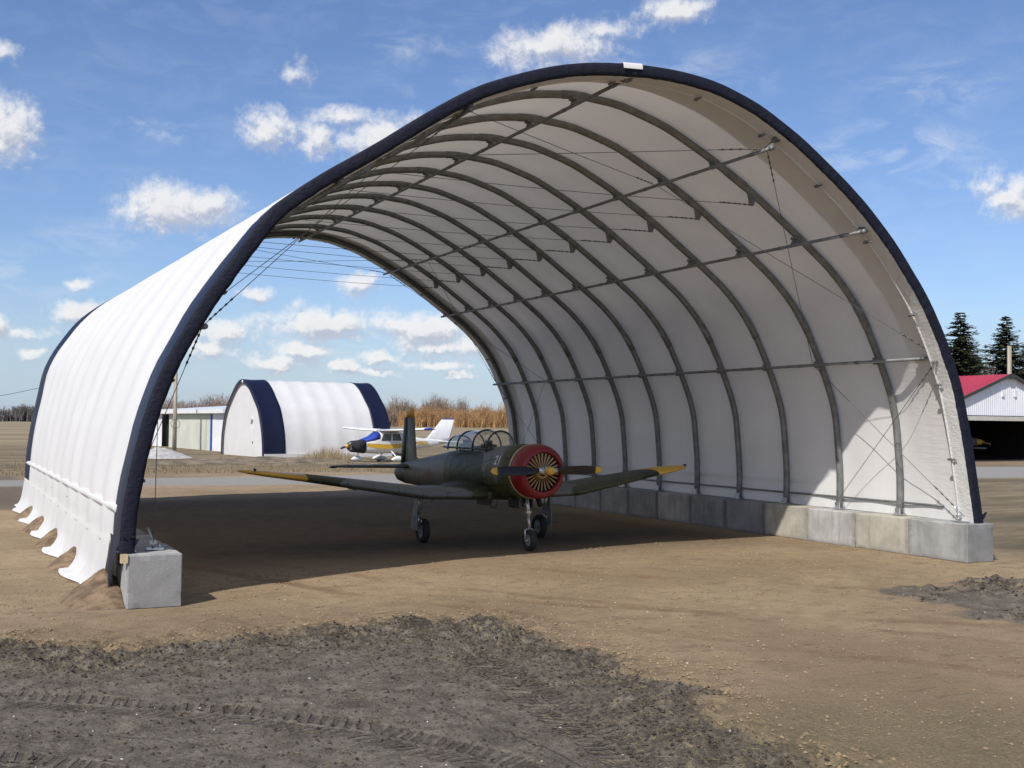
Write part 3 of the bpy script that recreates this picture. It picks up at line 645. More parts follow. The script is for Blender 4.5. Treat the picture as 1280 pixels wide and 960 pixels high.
LR = half([(8.26, .76), (8.24, 1.52), (8.12, 2.5), (7.97, 3.3), (7.83, 4.1), (7.57, 4.69), (7.24, 5.19), (6.88, 5.68), (6.39, 6.1), (5.8, 6.48), (5.0, 6.98), (4.0, 7.65), (3.0, 8.2), (2.0, 8.65), (1.0, 8.93), (0, 9.0)])
SB = 1.815; Y0 = 0.40; YF = 0.15; YR = Y0 + 11 * SB + 0.28
def ysk(x): return 0.461 - 0.0623 * x
NT_ = 97
def section(y, off=0.0):
    """points of the cover at distance y, moved inward by off; left base -> apex -> right base"""
    a = max(0, min(1, (y - YF) / 2.2)); a = a * a * (3 - 2 * a); b = max(0, min(1, (y - YF) / 20))
    rx = RF[0] * (1 - a) + RR[0] * a; rz = RF[1] * (1 - a) + RR[1] * a
    w = np.linspace(0, 1, len(LF[0])) ** 5; q = b * (1 - w) + a * w
    lx = LF[0] * (1 - q) + LR[0] * q; lz = LF[1] * (1 - q) + LR[1] * q
    x = np.r_[-lx, rx[-2::-1]]; z = np.r_[lz, rz[-2::-1]]
    tx = np.gradient(x); tz = np.gradient(z); L = np.hypot(tx, tz)
    nx, nz = -tz / L, tx / L                              # outward
    return x - nx * off, z - nz * off, nx, nz
def sec_pts(y, off=0.0):
    x, z, _, _ = section(y, off)
    return [Vector((x[i], y + ysk(x[i]), z[i])) for i in range(NT_)]
def at_x(y, xq, off):
    """point of the arch at given x (upper branch)"""
    x, z, nx, nz = section(y, off)
    i = int(np.argmin(np.abs(x - xq) + (z < 2) * 9)); return Vector((x[i], y + ysk(x[i]), z[i])), Vector((nx[i], 0, nz[i]))

# ------------------------------------------------------------------ fabric shelter
sh = thing('fabric_shelter', 'big open-ended arched white fabric shelter with navy edges standing over the green aeroplane', 'shelter', (0, 0, 0))
def sag(y):
    f = ((y - Y0) / SB) % 1.0
    return 0.055 * math.sin(PI * f) ** 2 if Y0 < y < Y0 + 11 * SB else 0.0
def wrk(t, y, s=0): return mnoise.noise(Vector((t * 0.16, y * 0.55, s))) * 0.012
def cover_row(y, off=0.0):
    x, z, nx, nz = section(y, off)
    row = []
    for i in range(NT_):
        o = -sag(y) + wrk(i, y) - 0.010 * max(0, math.sin(i * 0.9 + y * 2.2)) * (1 if sag(y) > 0.01 else 0)
        row.append(Vector((x[i] + nx[i] * o, y + ysk(x[i]), z[i] + nz[i] * o)))
    return row
ys = [YF + 0.02]
for k in range(11):
    for j in range(8): ys.append(Y0 + (k + j / 8) * SB)
ys += [Y0 + 11 * SB, YR - 0.02]
mb = MB(); mb.grid([cover_row(y) for y in ys], smooth=True); mb.build('cover', MT['white_fabric'], sh)

def band(y0, y1, off):
    yy = [y0] + [y for y in ys if y0 < y < y1] + [y1]
    m = MB(); m.grid([cover_row(y, off) for y in yy]); return m
ob = band(YF, YF + 1.12, -0.014).build('navy_band', MT['navy_fabric'], sh); ob['label'] = 'navy band over the front edge'
ob = band(YR - 1.0, YR, -0.014).build('navy_band', MT['navy_fabric'], sh); ob['label'] = 'navy band over the rear edge'

def dense(y, off, n):
    x, z, nx, nz = section(y, off); u = np.linspace(0, NT_ - 1, n); k = np.arange(NT_)
    return np.interp(u, k, x), np.interp(u, k, z), np.interp(u, k, nx), np.interp(u, k, nz)
def edge_face(y, sgn, name, lab):
    """pleated navy face folded over the end of the cover"""
    n = 520; rows = []
    for j, (o, dy) in enumerate(((-0.014, 0.0), (-0.004, -0.012), (0.04, -0.02), (0.09, -0.022), (0.14, -0.018), (0.185, -0.005), (0.20, 0.03))):
        x, z, nx, nz = dense(y, o, n); row = []
        for i in range(n):
            pl = mnoise.noise(Vector((i * 0.9, j * 0.12, 3))) * 0.016 * min(1, j / 2) + mnoise.noise(Vector((i * 0.15, 0, 8))) * 0.006
            rr = mnoise.noise(Vector((i * 0.3, 7, j * .2))) * 0.010 * (j / 6)
            row.append(Vector((x[i] + nx[i] * rr, y + ysk(x[i]) + sgn * (dy + pl * (j > 0)), z[i] + nz[i] * rr)))
        rows.append(row)
    m = MB(); m.grid(rows); o = m.build(name, MT['navy_sleeve'], sh); o['label'] = lab
edge_face(YF, 1, 'edge_sleeve', 'navy pleated sleeve around the front edge')
edge_face(YR, -1, 'edge_sleeve', 'navy pleated sleeve around the rear edge')
def flap(ya, yb, name):
    n = 260; rows = []
    for j in range(6):
        y = ya + (yb - ya) * j / 5; x, z, nx, nz = dense(y, 0.198, n)
        rows.append([Vector((x[i] + nx[i] * mnoise.noise(Vector((i * .25, j * .5, 2))) * .012, y + ysk(x[i]), z[i] + nz[i] * mnoise.noise(Vector((i * .25, j * .5, 2))) * .012)) for i in range(n)])
    # turned up to the membrane behind the hem
    m = MB(); m.grid(rows); m.build(name, MT['flap_fabric'], sh)
    x, z, nx, nz = dense(yb, 0.198, 130)
    h = MB(); h.tube([(x[i], yb + ysk(x[i]), z[i]) for i in range(130)], 0.024, 8); h.build('hem_pipe', MT['flap_fabric'], sh)
flap(YF + 0.03, 0.52, 'inner_flap'); flap(YR - 0.03, YR - 0.36, 'inner_flap')
# straps that pull the hem to the edge
for k, fr in enumerate(np.linspace(0.045, 0.955, 15)):
    for yh, sg in ((0.52, 1), (YR - 0.36, -1)):
        i = int(fr * (NT_ - 1)); x, z, nx, nz = section(yh, 0.25)
        m = MB(); c = Vector((x[i], yh + ysk(x[i]), z[i])); T = Vector((nz[i], 0, -nx[i]))
        m.tube([c - Vector((0, 0.16 * sg, 0)), c + Vector((0, 0.06 * sg, 0))], 0.012, 6)
        R3 = Matrix((T, Vector((0, 1, 0)), Vector((nx[i], 0, nz[i])))).transposed()
        m.box(c, (0.05, 0.09, 0.035), rot=R3); m.box(c + Vector((0, -0.1 * sg, 0)), (0.035, 0.04, 0.03), rot=R3)
        m.build('hem_strap', MT['galv_dark'], sh)
# small white patch at the ridge of the front edge
x, z, nx, nz = dense(YF, -0.024, 1600); a, b = [int(np.argmin(np.abs(x - q))) for q in (-0.25, 0.22)]
rows = []
for y, o in ((YF + 0.3, -0.028), (YF - 0.03, -0.03), (YF - 0.052, 0.0), (YF - 0.056, 0.075)):
    x, z, nx, nz = dense(y, o, 1600); rows.append([Vector((x[i], y + ysk(x[i]) - (0 if y > YF else 0.0), z[i])) for i in range(a, b, 6)])
m = MB(); m.grid(rows); m.build('ridge_patch', MT['white_fabric'], sh)

def fitting(mb_, A, B, qs, end):
    L = (B - A).length; P = []; Rr = []
    for q in qs:
        for dq, rr in ((0, .009), (.004, .018), (.046, .018), (.05, .009)): P.append(A.lerp(B, (q + dq) / L)); Rr.append(rr)
    P.append(A.lerp(B, end / L)); Rr.append(.008); mb_.tube(P, Rr, 6)
# steel arches
for k in range(12):
    y = Y0 + k * SB; pts = sec_pts(y, 0.105)
    r = MB(); r.tube(pts, 0.076, 12, ref=(0, 1, 0)); 
    # couplings where the tubes are joined
    for f in (0.17, 0.335, 0.5, 0.665, 0.83):
        i = int(f * (NT_ - 1)); r.tube(pts[i - 1:i + 2], 0.084, 12, ref=(0, 1, 0))
    rib = r.build('arch_rib', MT['galv'], sh, fixn=False)
    for sx in (0, -1):
        p = pts[sx]; ft = MB(); s = -1 if sx == 0 else 1
        ft.box((p.x, p.y, 0.772), (0.26, 0.24, 0.016)); ft.box((p.x, p.y, 0.84), (0.17, 0.12, 0.14)); ft.tube([(p.x + .09, p.y - .08, .775), (p.x + .09, p.y - .08, .83)], .012, 6); ft.tube([(p.x - .09, p.y + .08, .775), (p.x - .09, p.y + .08, .83)], .012, 6)
        ft.build('rib_foot', MT['zinc'], rib)
    # saddles carrying the purlins
    for px, pz in ((0, 8.688), (2.968, 7.762), (-2.968, 7.762), (5.099, 6.383), (-5.099, 6.383), (7.116, 4.034), (-7.116, 4.034)):
        P = Vector((px, y + ysk(px), pz))
        j = min(range(NT_), key=lambda q: (pts[q] - P).length); Q = pts[j]; d = (Q - P).normalized(); T = Vector((0, 1, 0)); s = d.cross(T).normalized()
        b = MB(); hw = 0.014
        for sgn in (-1, 1):
            vs = []
            for u in (-hw, hw):
                vs += [P + T * sgn * 0.15 + s * u, P + T * sgn * 0.02 + s * u, P + T * sgn * 0.02 + d * 0.2 + s * u, P + T * sgn * 0.045 + d * 0.2 + s * u]
            b.add(vs, [(0, 1, 2, 3), (7, 6, 5, 4), (0, 4, 5, 1), (1, 5, 6, 2), (2, 6, 7, 3), (3, 7, 4, 0)])
        R3 = Matrix((s, T, d)).transposed(); Ld = (Q - P).length
        b.box(P + d * Ld * 0.5, (0.05, 0.05, Ld), rot=R3); b.box(P + d * (Ld - 0.08), (0.15, 0.17, 0.05), rot=R3)
        b.build('purlin_saddle', MT['galv_dark'], rib)
    if 1 <= k <= 10:
        ends = []
        for xs_ in (4.05, -4.05):
            j = min(range(NT_), key=lambda q: abs(pts[q].x - xs_) + (9 if pts[q].z < 5 else 0)); Q = pts[j]; s = 1 if xs_ > 0 else -1
            e = MB(); tip = Q + Vector((-0.02 * s, 0, -0.24))
            vs = [];
            for u in (-0.012, 0.012):
                o = Vector((0, u, 0)); vs += [Q + Vector((-0.17 * s, 0, 0.02)) + o, Q + Vector((0.06 * s, 0, -0.10)) + o, tip + o, tip + Vector((-0.09 * s, 0, 0)) + o]
            e.add(vs, [(0, 1, 2, 3), (7, 6, 5, 4), (0, 4, 5, 1), (1, 5, 6, 2), (2, 6, 7, 3), (3, 7, 4, 0)])
            e.build('tie_lug', MT['galv_dark'], rib); ends.append(tip + Vector((-0.06 * s, 0, 0.02)))
        cb = MB(); A, B = ends; n = 14
        cp = [A.lerp(B, i / n) - Vector((0, 0, 0.05 * math.sin(PI * i / n))) for i in range(n + 1)]
        cb.tube(cp, 0.0062, 5, cap=False); cob = cb.build('tie_cable', MT['cable'], sh, fixn=False)
        tb = MB()
        fitting(tb, A, B, (0.0, .12, .25, .34, .5, .62), 0.75); tb.build('turnbuckle', MT['cable'], cob)

# purlins
for px, pz in ((0, 8.688), (2.968, 7.762), (-2.968, 7.762), (5.099, 6.383), (-5.099, 6.383), (7.116, 4.034), (-7.116, 4.034)):
    ya = 0.27 + ysk(px); yb = Y0 + 11 * SB + 0.25 + ysk(px)
    m = MB(); m.tube([(px, ya, pz), (px, yb, pz)], 0.034, 10)
    for k in range(0, 12):
        yc = Y0 + k * SB + 0.35 + ysk(px)
        if yc < yb: m.tube([(px, yc, pz), (px, yc + 0.12, pz)], 0.040, 10)
    pu = m.build('purlin', MT['galv_dark'], sh)
    c = MB(); c.tube([(px, ya - 0.05, pz), (px, ya + 0.03, pz)], 0.045, 10); c.build('end_bracket', MT['galv'], pu)

# diagonal wire bracing in the end bays
PU = {0: 8.688, 3: 7.762, 5: 6.383, 7: 4.034}
def node(side, n, k):
    x = {0: 0, 3: 2.968, 5: 5.099, 7: 7.116}.get(n)
    if n == 'base': x, z = 7.75, 0.86
    else: z = PU[n]
    x *= side; return Vector((x, Y0 + k * SB + ysk(x), z + 0.02))
def brace(A, B):
    m = MB(); m.tube([A, A.lerp(B, 0.5) - Vector((0, 0, 0.012)), B], 0.0065, 5, cap=False); o = m.build('brace_cable', MT['cable'], sh, fixn=False)
    L = (B - A).length; t = MB()
    fitting(t, A, B, (0.18, 0.32, 0.46, 0.62, 0.78), 0.9); t.build('turnbuckle', MT['cable'], o)
for ka, kb in ((0, 2), (11, 9)):
    brace(node(1, 3, ka), node(-1, 3, kb)); brace(node(1, 3, kb), node(-1, 3, ka))
    for s in (-1, 1):
        brace(node(s, 3, ka), node(s, 7, kb)); brace(node(s, 7, ka), node(s, 3, kb))
        brace(node(s, 7, ka), node(s, 'base', kb)); brace(node(s, 'base', ka), node(s, 7, kb))

# rails that tension the bottom of the cover, and the skirt below them
def side_pt(y, side, zq, off):
    x, z, nx, nz = section(y, off); n2 = NT_ // 2
    if side < 0: return Vector((np.interp(zq, z[:n2], x[:n2]), 0, zq))
    return Vector((np.interp(zq, z[::-1][:n2], x[::-1][:n2]), 0, zq))
yy = [YF + 0.9] + [y for y in ys if y > YF + 1.0]
for side, zq, off, r, nm, mt in ((-1, 1.32, 0.056, 0.074, 'rail_pocket', 'white_fabric'), (1, 1.32, -0.06, 0.042, 'rail_pocket', 'white_fabric'), (1, 1.03, 0.07, 0.024, 'side_rail', 'galv'), (-1, 1.03, 0.07, 0.024, 'side_rail', 'galv')):
    P = []
    for y in yy:
        p = side_pt(y, side, zq, off + sag(y) * 0.25); P.append((p.x, y + ysk(p.x), p.z))
    m = MB(); m.tube(P, r, 8); m.build(nm, MT[mt], sh)
# skirts
rows = []
yy2 = np.arange(YF + 1.0, YR + 0.02, 0.1)
for y in yy2:
    b = section(y)[0][0]; row = []
    lift = math.exp(-((y - 0.8) / 1.1) ** 2)
    ph = (y - Y0) / SB; w = mnoise.noise(Vector((y * 0.9, 0, 5))); w2 = mnoise.noise(Vector((y * 4.5, 3, 5)))
    sc = 0.5 + 0.5 * math.cos(2 * PI * ph / 2)
    hem = -8.50 - 0.18 * sc ** 1.5 - 0.06 * w
    for q, (x, z) in enumerate(((b - .012, .86), (b - .025, .74), (b - .045, .58), (b - .07 + w * .006, .42), (b - .10 + w * .012, .25), (b - .15 - .06 * sc + w * .02, .12), ((b - .12 + hem) / 2, .06), (hem, .045 + w2 * .02), (hem - .02, .02))):
        row.append(Vector((x, y + ysk(x), z + lift * 0.03)))
    rows.append(row)
m = MB(); m.grid(rows); m.build('skirt', MT['white_fabric'], sh)
rows = []
for y in np.arange(YF + 0.05, YR + 0.02, 0.12):
    b = section(y)[0][-1]; w = mnoise.noise(Vector((y * 1.7, 9, 5))); w2 = mnoise.noise(Vector((y * 4.5, 3, 15)))
    rows.append([Vector((x, y + ysk(x), z)) for x, z in ((b, .76), (8.20, .74), (8.235, .66), (8.25 + w2 * .02, .4), (8.27 + w * .02, .16), (8.42 + .1 * w, .04), (8.5 + .1 * w, .02))])
m = MB(); m.grid(rows); m.build('skirt', MT['white_fabric'], sh)
# loose navy tail of the front band, twisted down past the left block
rows = []
for j in range(15):
    u = j / 14; z = 0.95 - 0.72 * u; row = []
    for i in range(16):
        v = i / 15
        x = -8.235 - 0.05 * math.sin(PI * u) * (1 - v) - 0.07 * u * (1 - v) + 0.035 * math.sin(v * 13 + u * 4) * u
        y = YF - 0.02 + v * 1.12 + 0.10 * math.sin(u * 3.0) * (1 - v) + 0.42 * (1 - v) * u
        row.append(Vector((x, y + ysk(x), z + 0.10 * v * u)))
    rows.append(row)
m = MB(); m.grid(rows); o = m.build('band_tail', MT['navy_fabric'], sh); o['label'] = 'crumpled lower end of the front navy band by the left block'
rows = []
for j in range(10):
    u = j / 9; z = 0.98 - 0.42 * u
    rows.append([Vector((x, YF - 0.03 + ysk(x) + 0.3 * u + 0.03 * math.sin(i * 1.9 + j), z + 0.03 * math.sin(i * 1.3))) for i, x in [(i, -8.25 + 0.26 * i / 9 * (1 - .6 * u)) for i in range(10)]])
m = MB(); m.grid(rows); m.build('sleeve_end', MT['navy_fabric'], sh)
rows = []
for j in range(10):
    u = j / 9; z = 0.95 - 0.28 * u
    rows.append([Vector((8.0 - .2 + .3 * i / 9 + .06 * u, YF + 0.0 + ysk(8) + 0.12 * u + 0.25 * u * u + 0.015 * math.sin(i * 2.1 + j), z + 0.02 * math.sin(i))) for i in range(10)])
m = MB(); m.grid(rows); m.build('sleeve_end', MT['navy_fabric'], sh)
# anchors on the two front blocks
for sx in (-1, 1):
    x = 7.72 * sx; y = 0.62 + ysk(x) - 0.12
    m = MB(); m.box((x, y, 0.775), (0.24, 0.16, 0.02)); m.tube([(x - .02, y, .78), (x - .03, y - .02, .93)], 0.02, 8); m.tube([(x - .03, y - .02, .90), (x - .10, y + .03, 1.08)], 0.014, 8); m.box((x - .03, y - .02, .87), (.09, .07, .05)); m.tube([(x + .07, y - .03, .78), (x + .07, y - .03, .84)], 0.022, 6)
    m.build('anchor', MT['zinc'], sh)

# ------------------------------------------------------------------ concrete blocks
def block_mesh(seed):
    bm = bmesh.new(); bmesh.ops.create_cube(bm, size=1)
    bmesh.ops.scale(bm, vec=(0.752, 1.512, 0.762), verts=bm.verts)
    bmesh.ops.bevel(bm, geom=bm.edges[:], offset=0.016, segments=1, affect='EDGES')
    bmesh.ops.subdivide_edges(bm, edges=[e for e in bm.edges if e.calc_length() > .3], cuts=9, use_grid_fill=True)
    for v in bm.verts:
        c = v.co; q = sorted((.376 - abs(c.x), .756 - abs(c.y), .381 - abs(c.z)))
        n = mnoise.noise(Vector((c.x * 7 + seed, c.y * 7, c.z * 7))); m_ = mnoise.noise(Vector((c.x * 2, c.y * 2 + seed, c.z * 2)))
        d = 0.0025 * n
        if q[1] < .03: d -= max(0, n - .15) * .055 + .002
        v.co = c * (1 + 0) + c.normalized() * d
    bmesh.ops.translate(bm, vec=(0, 0, 0.381), verts=bm.verts)
    me = bpy.data.meshes.new('concrete_block'); bm.to_mesh(me); bm.free()
    for p in me.polygons: p.use_smooth = False
    return me
BM = {}
for k in ('conc_grey', 'conc_light', 'conc_cream', 'conc_dark'):
    BM[k] = block_mesh(len(k)); BM[k].materials.append(MT[k])
right_kinds = ['conc_grey', 'conc_cream', 'conc_light', 'conc_cream', 'conc_dark', 'conc_dark', 'conc_light', 'conc_dark', 'conc_grey', 'conc_grey', 'conc_grey', 'conc_light', 'conc_grey', 'conc_grey']
desc = {'conc_grey': 'plain grey', 'conc_light': 'pale bluish grey', 'conc_cream': 'cream coloured', 'conc_dark': 'dark water-stained'}
ordn = ['first', 'second', 'third', 'fourth', 'fifth', 'sixth', 'seventh', 'eighth', 'ninth', 'tenth', 'eleventh', 'twelfth', 'thirteenth', 'last']
r = random.Random(5)
for k in range(14):
    o = link('concrete_block', BM[right_kinds[k]], None, (7.4 + .381 + r.uniform(-.008, .008), (k + .5) * 1.524, -0.012 + r.uniform(-.008, .006)), (0, 0, r.uniform(-.006, .006)))
    lab = '%s concrete block, %s from the open front in the right-hand footing row' % (desc[right_kinds[k]], ordn[k])
    tag(o, lab, 'concrete block', 'concrete footing blocks under the shelter')
for k in range(14):
    kd = 'conc_light' if k == 0 else ('conc_grey', 'conc_light', 'conc_dark')[k % 3]
    o = link('concrete_block', BM[kd], None, (-7.4 - .381 + r.uniform(-.008, .008) * (k > 0), .922 + (k + .5) * 1.524, -0.012 + r.uniform(-.008, .006) * (k > 0)), (0, 0, r.uniform(-.006, .006) if k else -.01))
    lab = 'smooth grey concrete block at the open front of the left-hand footing row' if k == 0 else '%s concrete block, %s from the open front in the left-hand footing row' % (desc[kd], ordn[k])
    tag(o, lab, 'concrete block', 'concrete footing blocks under the shelter')
m = MB(); m.box((0, 0, 0), (0.09, 0.14, 0.12)); o = m.build('timber_offcut', MT['plank'], None, True, (-8.205, 0.985, 0.70)); tag(o, 'small pale timber offcut wedged at the outer top corner of the left front block', 'timber')

# ------------------------------------------------------------------ soil mounds holding the skirt down
def mound(cx, cy, rx, ry, h, seed, wall=None):
    n = 26; k = 34; V = []; F = []; rows = []
    for i in range(n):
        row = []
        for j in range(k):
            a = 2 * PI * j / k; rr = i / (n - 1)
            x = cx + rx * rr * math.cos(a); y = cy + ry * rr * math.sin(a)
            z = h * (1 - rr) ** 0.9 * (1 + 0.25 * mnoise.noise(Vector((x * 3, y * 3, seed)))) + 0.03 * mnoise.noise(Vector((x * 9, y * 9, seed))) * (1 - rr) + 0.012 * mnoise.noise(Vector((x * 28, y * 28, seed))) - 0.03 * rr
            if wall is not None and x > wall: x = wall + (x - wall) * 0.05
            row.append(Vector((x, y, z)))
        row.append(row[0].copy()); rows.append(row)
    m = MB(); m.grid(rows); return m
MT['mound'] = pmat('piled_soil', (0.215, 0.150, 0.094), 0.95, 0, 0.3, 5, 1.0, 25, 0.2)
o = mound(-8.33, 2.1, 0.62, 1.15, 0.40, 3, -8.16).build('soil_mound', MT['mound']); tag(o, 'large heap of brown soil against the outside of the left front block', 'soil heap', 'soil heaps holding down the skirt')
for y, nm in ((6.1, 'nearest small'), (9.7, 'second small'), (13.3, 'third small'), (16.9, 'farthest small')):
    o = mound(-8.36, y, 0.46, 0.85, 0.36, y, -8.16).build('soil_mound', MT['mound']); tag(o, nm + ' heap of brown soil on the white skirt along the left wall', 'soil heap', 'soil heaps holding down the skirt')

# ------------------------------------------------------------------ military trainer aeroplane (nose towards -Y)
ac = thing('propeller_aeroplane', 'dark green camouflaged aeroplane with red cowling and black propeller parked under the shelter', 'aeroplane', (0.423, 5.10, 0), -PI / 2)
def ring_se(x, zt, zb, hw, n=28, e=2.2):
    zc = (zt + zb) / 2; hh = (zt - zb) / 2; out = []
    for k in range(n):
        a = 2 * PI * k / n; c, s_ = math.cos(a), math.sin(a)
        out.append(Vector((x, hw * math.copysign(abs(c) ** (2 / e), c), zc + hh * math.copysign(abs(s_) ** (2 / e), s_))))
    return out
FUS = [(0.13, 2.21, 1.10, .553), (-.3, 2.22, 1.07, .56), (-.9, 2.18, 1.0, .55), (-1.5, 2.13, .96, .53), (-2.5, 2.09, .94, .50), (-3.4, 2.03, .95, .46), (-4.1, 1.95, .97, .42), (-5.0, 1.84, .99, .35), (-6.0, 1.73, 1.02, .26), (-7.0, 1.62, 1.04, .17), (-7.55, 1.52, 1.10, .10), (-7.80, 1.42, 1.20, .04)]
def fus_hw(x):
    xs = [-f[0] for f in FUS]; return np.interp(-x, xs, [f[3] for f in FUS])
m = MB(); m.loft([ring_se(f[0], f[1], f[2], f[3]) for f in FUS]); fus = m.build('fuselage', MT['camo'], ac)
# cowling
cz = 1.66
m = MB(); m.revolve([(0.13, .553), (.2, .562), (.38, .56), (.47, .54), (.54, .50), (.575, .455), (.58, .42), (.56, .40), (.50, .395)], (0, 0, cz), (1, 0, 0), 48)
cowl = m.build('cowling', MT['red_paint'], ac)
m = MB(); m.revolve([(0.085, .557), (0.088, .568), (.135, .570), (.138, .560)], (0, 0, cz), (1, 0, 0), 48); m.build('trim_ring', MT['cream_paint'], cowl)
m = MB(); m.revolve([(0.40, .40), (0.405, .02)], (0, 0, cz), (1, 0, 0), 40); m.build('engine_bay', MT['dark_void'], cowl)
bl = MB(); ang0 = 0.10
vs = [Vector((.50 + dx, w, r_)) for dx, k_ in ((0, 1), (-.012, 1)) for r_, w_ in ((.125, .007), (.385, .019)) for w in (-w_ * k_, w_ * k_)]
for i, v in enumerate(vs): v.x += (0.006 if v.y > 0 else -0.006)
bl.add(vs, [(0, 1, 3, 2), (4, 6, 7, 5), (0, 4, 5, 1), (2, 3, 7, 6), (0, 2, 6, 4), (1, 5, 7, 3)])
bme = bl.mesh('shutter_blade', MT['tan_blade'])
for k in range(26):
    o = link('shutter_blade', bme, cowl, (0, 0, cz), (2 * PI * k / 26, 0, 0))
m = MB(); m.revolve([(0.49, .14), (.53, .135), (.54, .11), (.54, .09)], (0, 0, cz), (1, 0, 0), 28); m.build('shutter_hub', MT['tan_blade'], cowl)
# propeller
hz_ = 1.70
pr = MB(); pr.revolve([(.42, .09), (.62, .10), (.66, .085), (.80, .085), (.82, .06)], (0, 0, hz_), (1, 0, 0), 20)
for s in (-1, 1): pr.tube([(.73, s * .05, hz_), (.73, s * .21, hz_)], [.062, .055], 12)
pr.tube([(.73, .1, hz_ + .07), (.73, .1, hz_ - .07)], .028, 8); pr.tube([(.73, -.1, hz_ + .07), (.73, -.1, hz_ - .07)], .028, 8)
prop = pr.build('propeller_hub', MT['strut'], ac)
m = MB(); m.revolve([(.80, .078), (.90, .078), (.925, .06), (.93, .001)], (0, 0, hz_), (1, 0, 0), 20); m.build('hub_cap', MT['yellow_paint'], prop)
def blade_ring(y, s, ch, th, tw):
    out = []
    for k in range(12):
        a = 2 * PI * k / 12; u = math.cos(a) * ch / 2; v = math.sin(a) * th / 2
        out.append(Vector((.73 + u * math.sin(tw) + v * math.cos(tw), s * y, hz_ + u * math.cos(tw) - v * math.sin(tw))))
    return out
for s in (-1, 1):
    m = MB(); m.loft([blade_ring(y, s, c, t, s * tw) for y, c, t, tw in ((.2, .09, .08, .6), (.3, .15, .05, .6), (.5, .20, .035, .5), (.8, .205, .028, .38), (1.05, .175, .02, .3), (1.13, .16, .018, .28))])
    b = m.build('propeller_blade', MT['black_paint'], ac)
    m = MB(); m.loft([blade_ring(y, s, c, t, s * tw) for y, c, t, tw in ((1.13, .16, .019, .28), (1.2, .135, .016, .26), (1.25, .10, .012, .25), (1.275, .04, .006, .25))]); m.build('blade_tip', MT['yellow_paint'], b)
# wings
def foil(y, xle, ch, z, th):
    pts = []
    for k in range(24):
        a = 2 * PI * k / 24; u = (1 - math.cos(a)) / 2
        t = th * (1.48 * math.sqrt(max(u, 0)) - 0.63 * u - 1.76 * u * u + 1.42 * u ** 3 - 0.51 * u ** 4)
        zz = t * (1.1 if a < PI else -0.72)
        pts.append(Vector((xle - ch * u, y, z + zz)))
    return pts
WG = [(.40, -.72, 2.65, 1.12, .36), (1.0, -.80, 2.50, 1.12, .34), (1.85, -.92, 2.28, 1.13, .31), (3.2, -1.25, 1.85, 1.32, .24), (4.3, -1.56, 1.50, 1.47, .185)]
WT = [(4.3, -1.56, 1.50, 1.47, .185), (5.05, -1.78, 1.26, 1.56, .14), (5.33, -1.92, 1.02, 1.595, .10), (5.47, -2.15, .62, 1.61, .05)]
for s in (-1, 1):
    m = MB(); m.loft([foil(s * a[0], *a[1:]) for a in WG]); w = m.build('wing', MT['camo'], ac)
    m = MB(); m.loft([foil(s * a[0], *a[1:]) for a in WT]); m.build('wing_tip', MT['yellow_paint'], w)
    m = MB(); m.tube([(-1.9, s * 5.30, 1.66), (-2.0, s * 5.3, 1.68)], [.03, .012], 8); m.build('navigation_light', MT['frame_dark'], w)
    # root fillet
    m = MB(); rings = []
    for x, r0 in ((-.75, .03), (-1.1, .14), (-1.8, .20), (-2.6, .20), (-3.3, .12), (-3.7, .02)):
        hw = fus_hw(x); rings.append([Vector((x, s * (hw - .06), 1.12 + r0 * 1.5)), Vector((x, s * (hw + r0 * .45), 1.17 + r0 * .6)), Vector((x, s * (hw + r0 * 1.6), 1.13 + r0 * .35)), Vector((x, s * (hw + r0), 1.02)), Vector((x, s * (hw - .06), 1.02))])
    m.loft(rings); m.build('wing_fillet', MT['camo'], w)
    # flap actuator hinges hanging at the rear edge
    m = MB(); m.box((-2.6, s * 3.0, 1.22), (.5, .03, .08)); m.build('aileron_hinge', MT['frame_dark'], w)
    # tailplane
    m = MB(); m.loft([foil(s * a, b, c, 1.50, d) for a, b, c, d in ((.05, -6.25, 1.25, .12), (1.7, -6.60, .90, .085), (1.93, -6.72, .70, .06), (1.98, -6.85, .45, .03))]); t = m.build('tailplane', MT['camo'], ac)
    m = MB(); m.loft([[Vector((-7.35, s * 1.99, 1.51)), Vector((-7.05, s * 1.99, 1.515)), Vector((-7.05, s * 2.02, 1.47)), Vector((-7.35, s * 2.02, 1.44))], [Vector((-7.35, s * 1.86, 1.51)), Vector((-7.05, s * 1.86, 1.515)), Vector((-7.05, s * 1.86, 1.47)), Vector((-7.35, s * 1.86, 1.44))]]); m.build('balance_horn', MT['frame_dark'], t)
# fin and rudder
def finring(z, xl, ch, th):
    out = []
    for k in range(16):
        a = 2 * PI * k / 16; u = (1 - math.cos(a)) / 2; t = th * math.sin(PI * u ** .6) * .5
        out.append(Vector((xl - ch * u, t if a < PI else -t, z)))
    return out
m = MB(); m.loft([finring(*q) for q in ((1.50, -5.35, 1.95, .09), (1.60, -5.9, 1.2, .10), (1.76, -6.32, .78, .10), (2.78, -6.50, .50, .08))]); fin = m.build('fin', MT['camo'], ac)
m = MB(); m.loft([finring(*q) for q in ((2.78, -6.50, .56, .085), (2.98, -6.54, .50, .075), (3.04, -6.6, .36, .04))]); o = m.build('fin_cap', MT['yellow_paint'], fin)
m = MB(); m.loft([finring(*q) for q in ((1.40, -7.12, .34, .06), (2.0, -7.09, .28, .055), (2.78, -7.01, .18, .04))]); m.build('rudder', MT['camo'], ac)
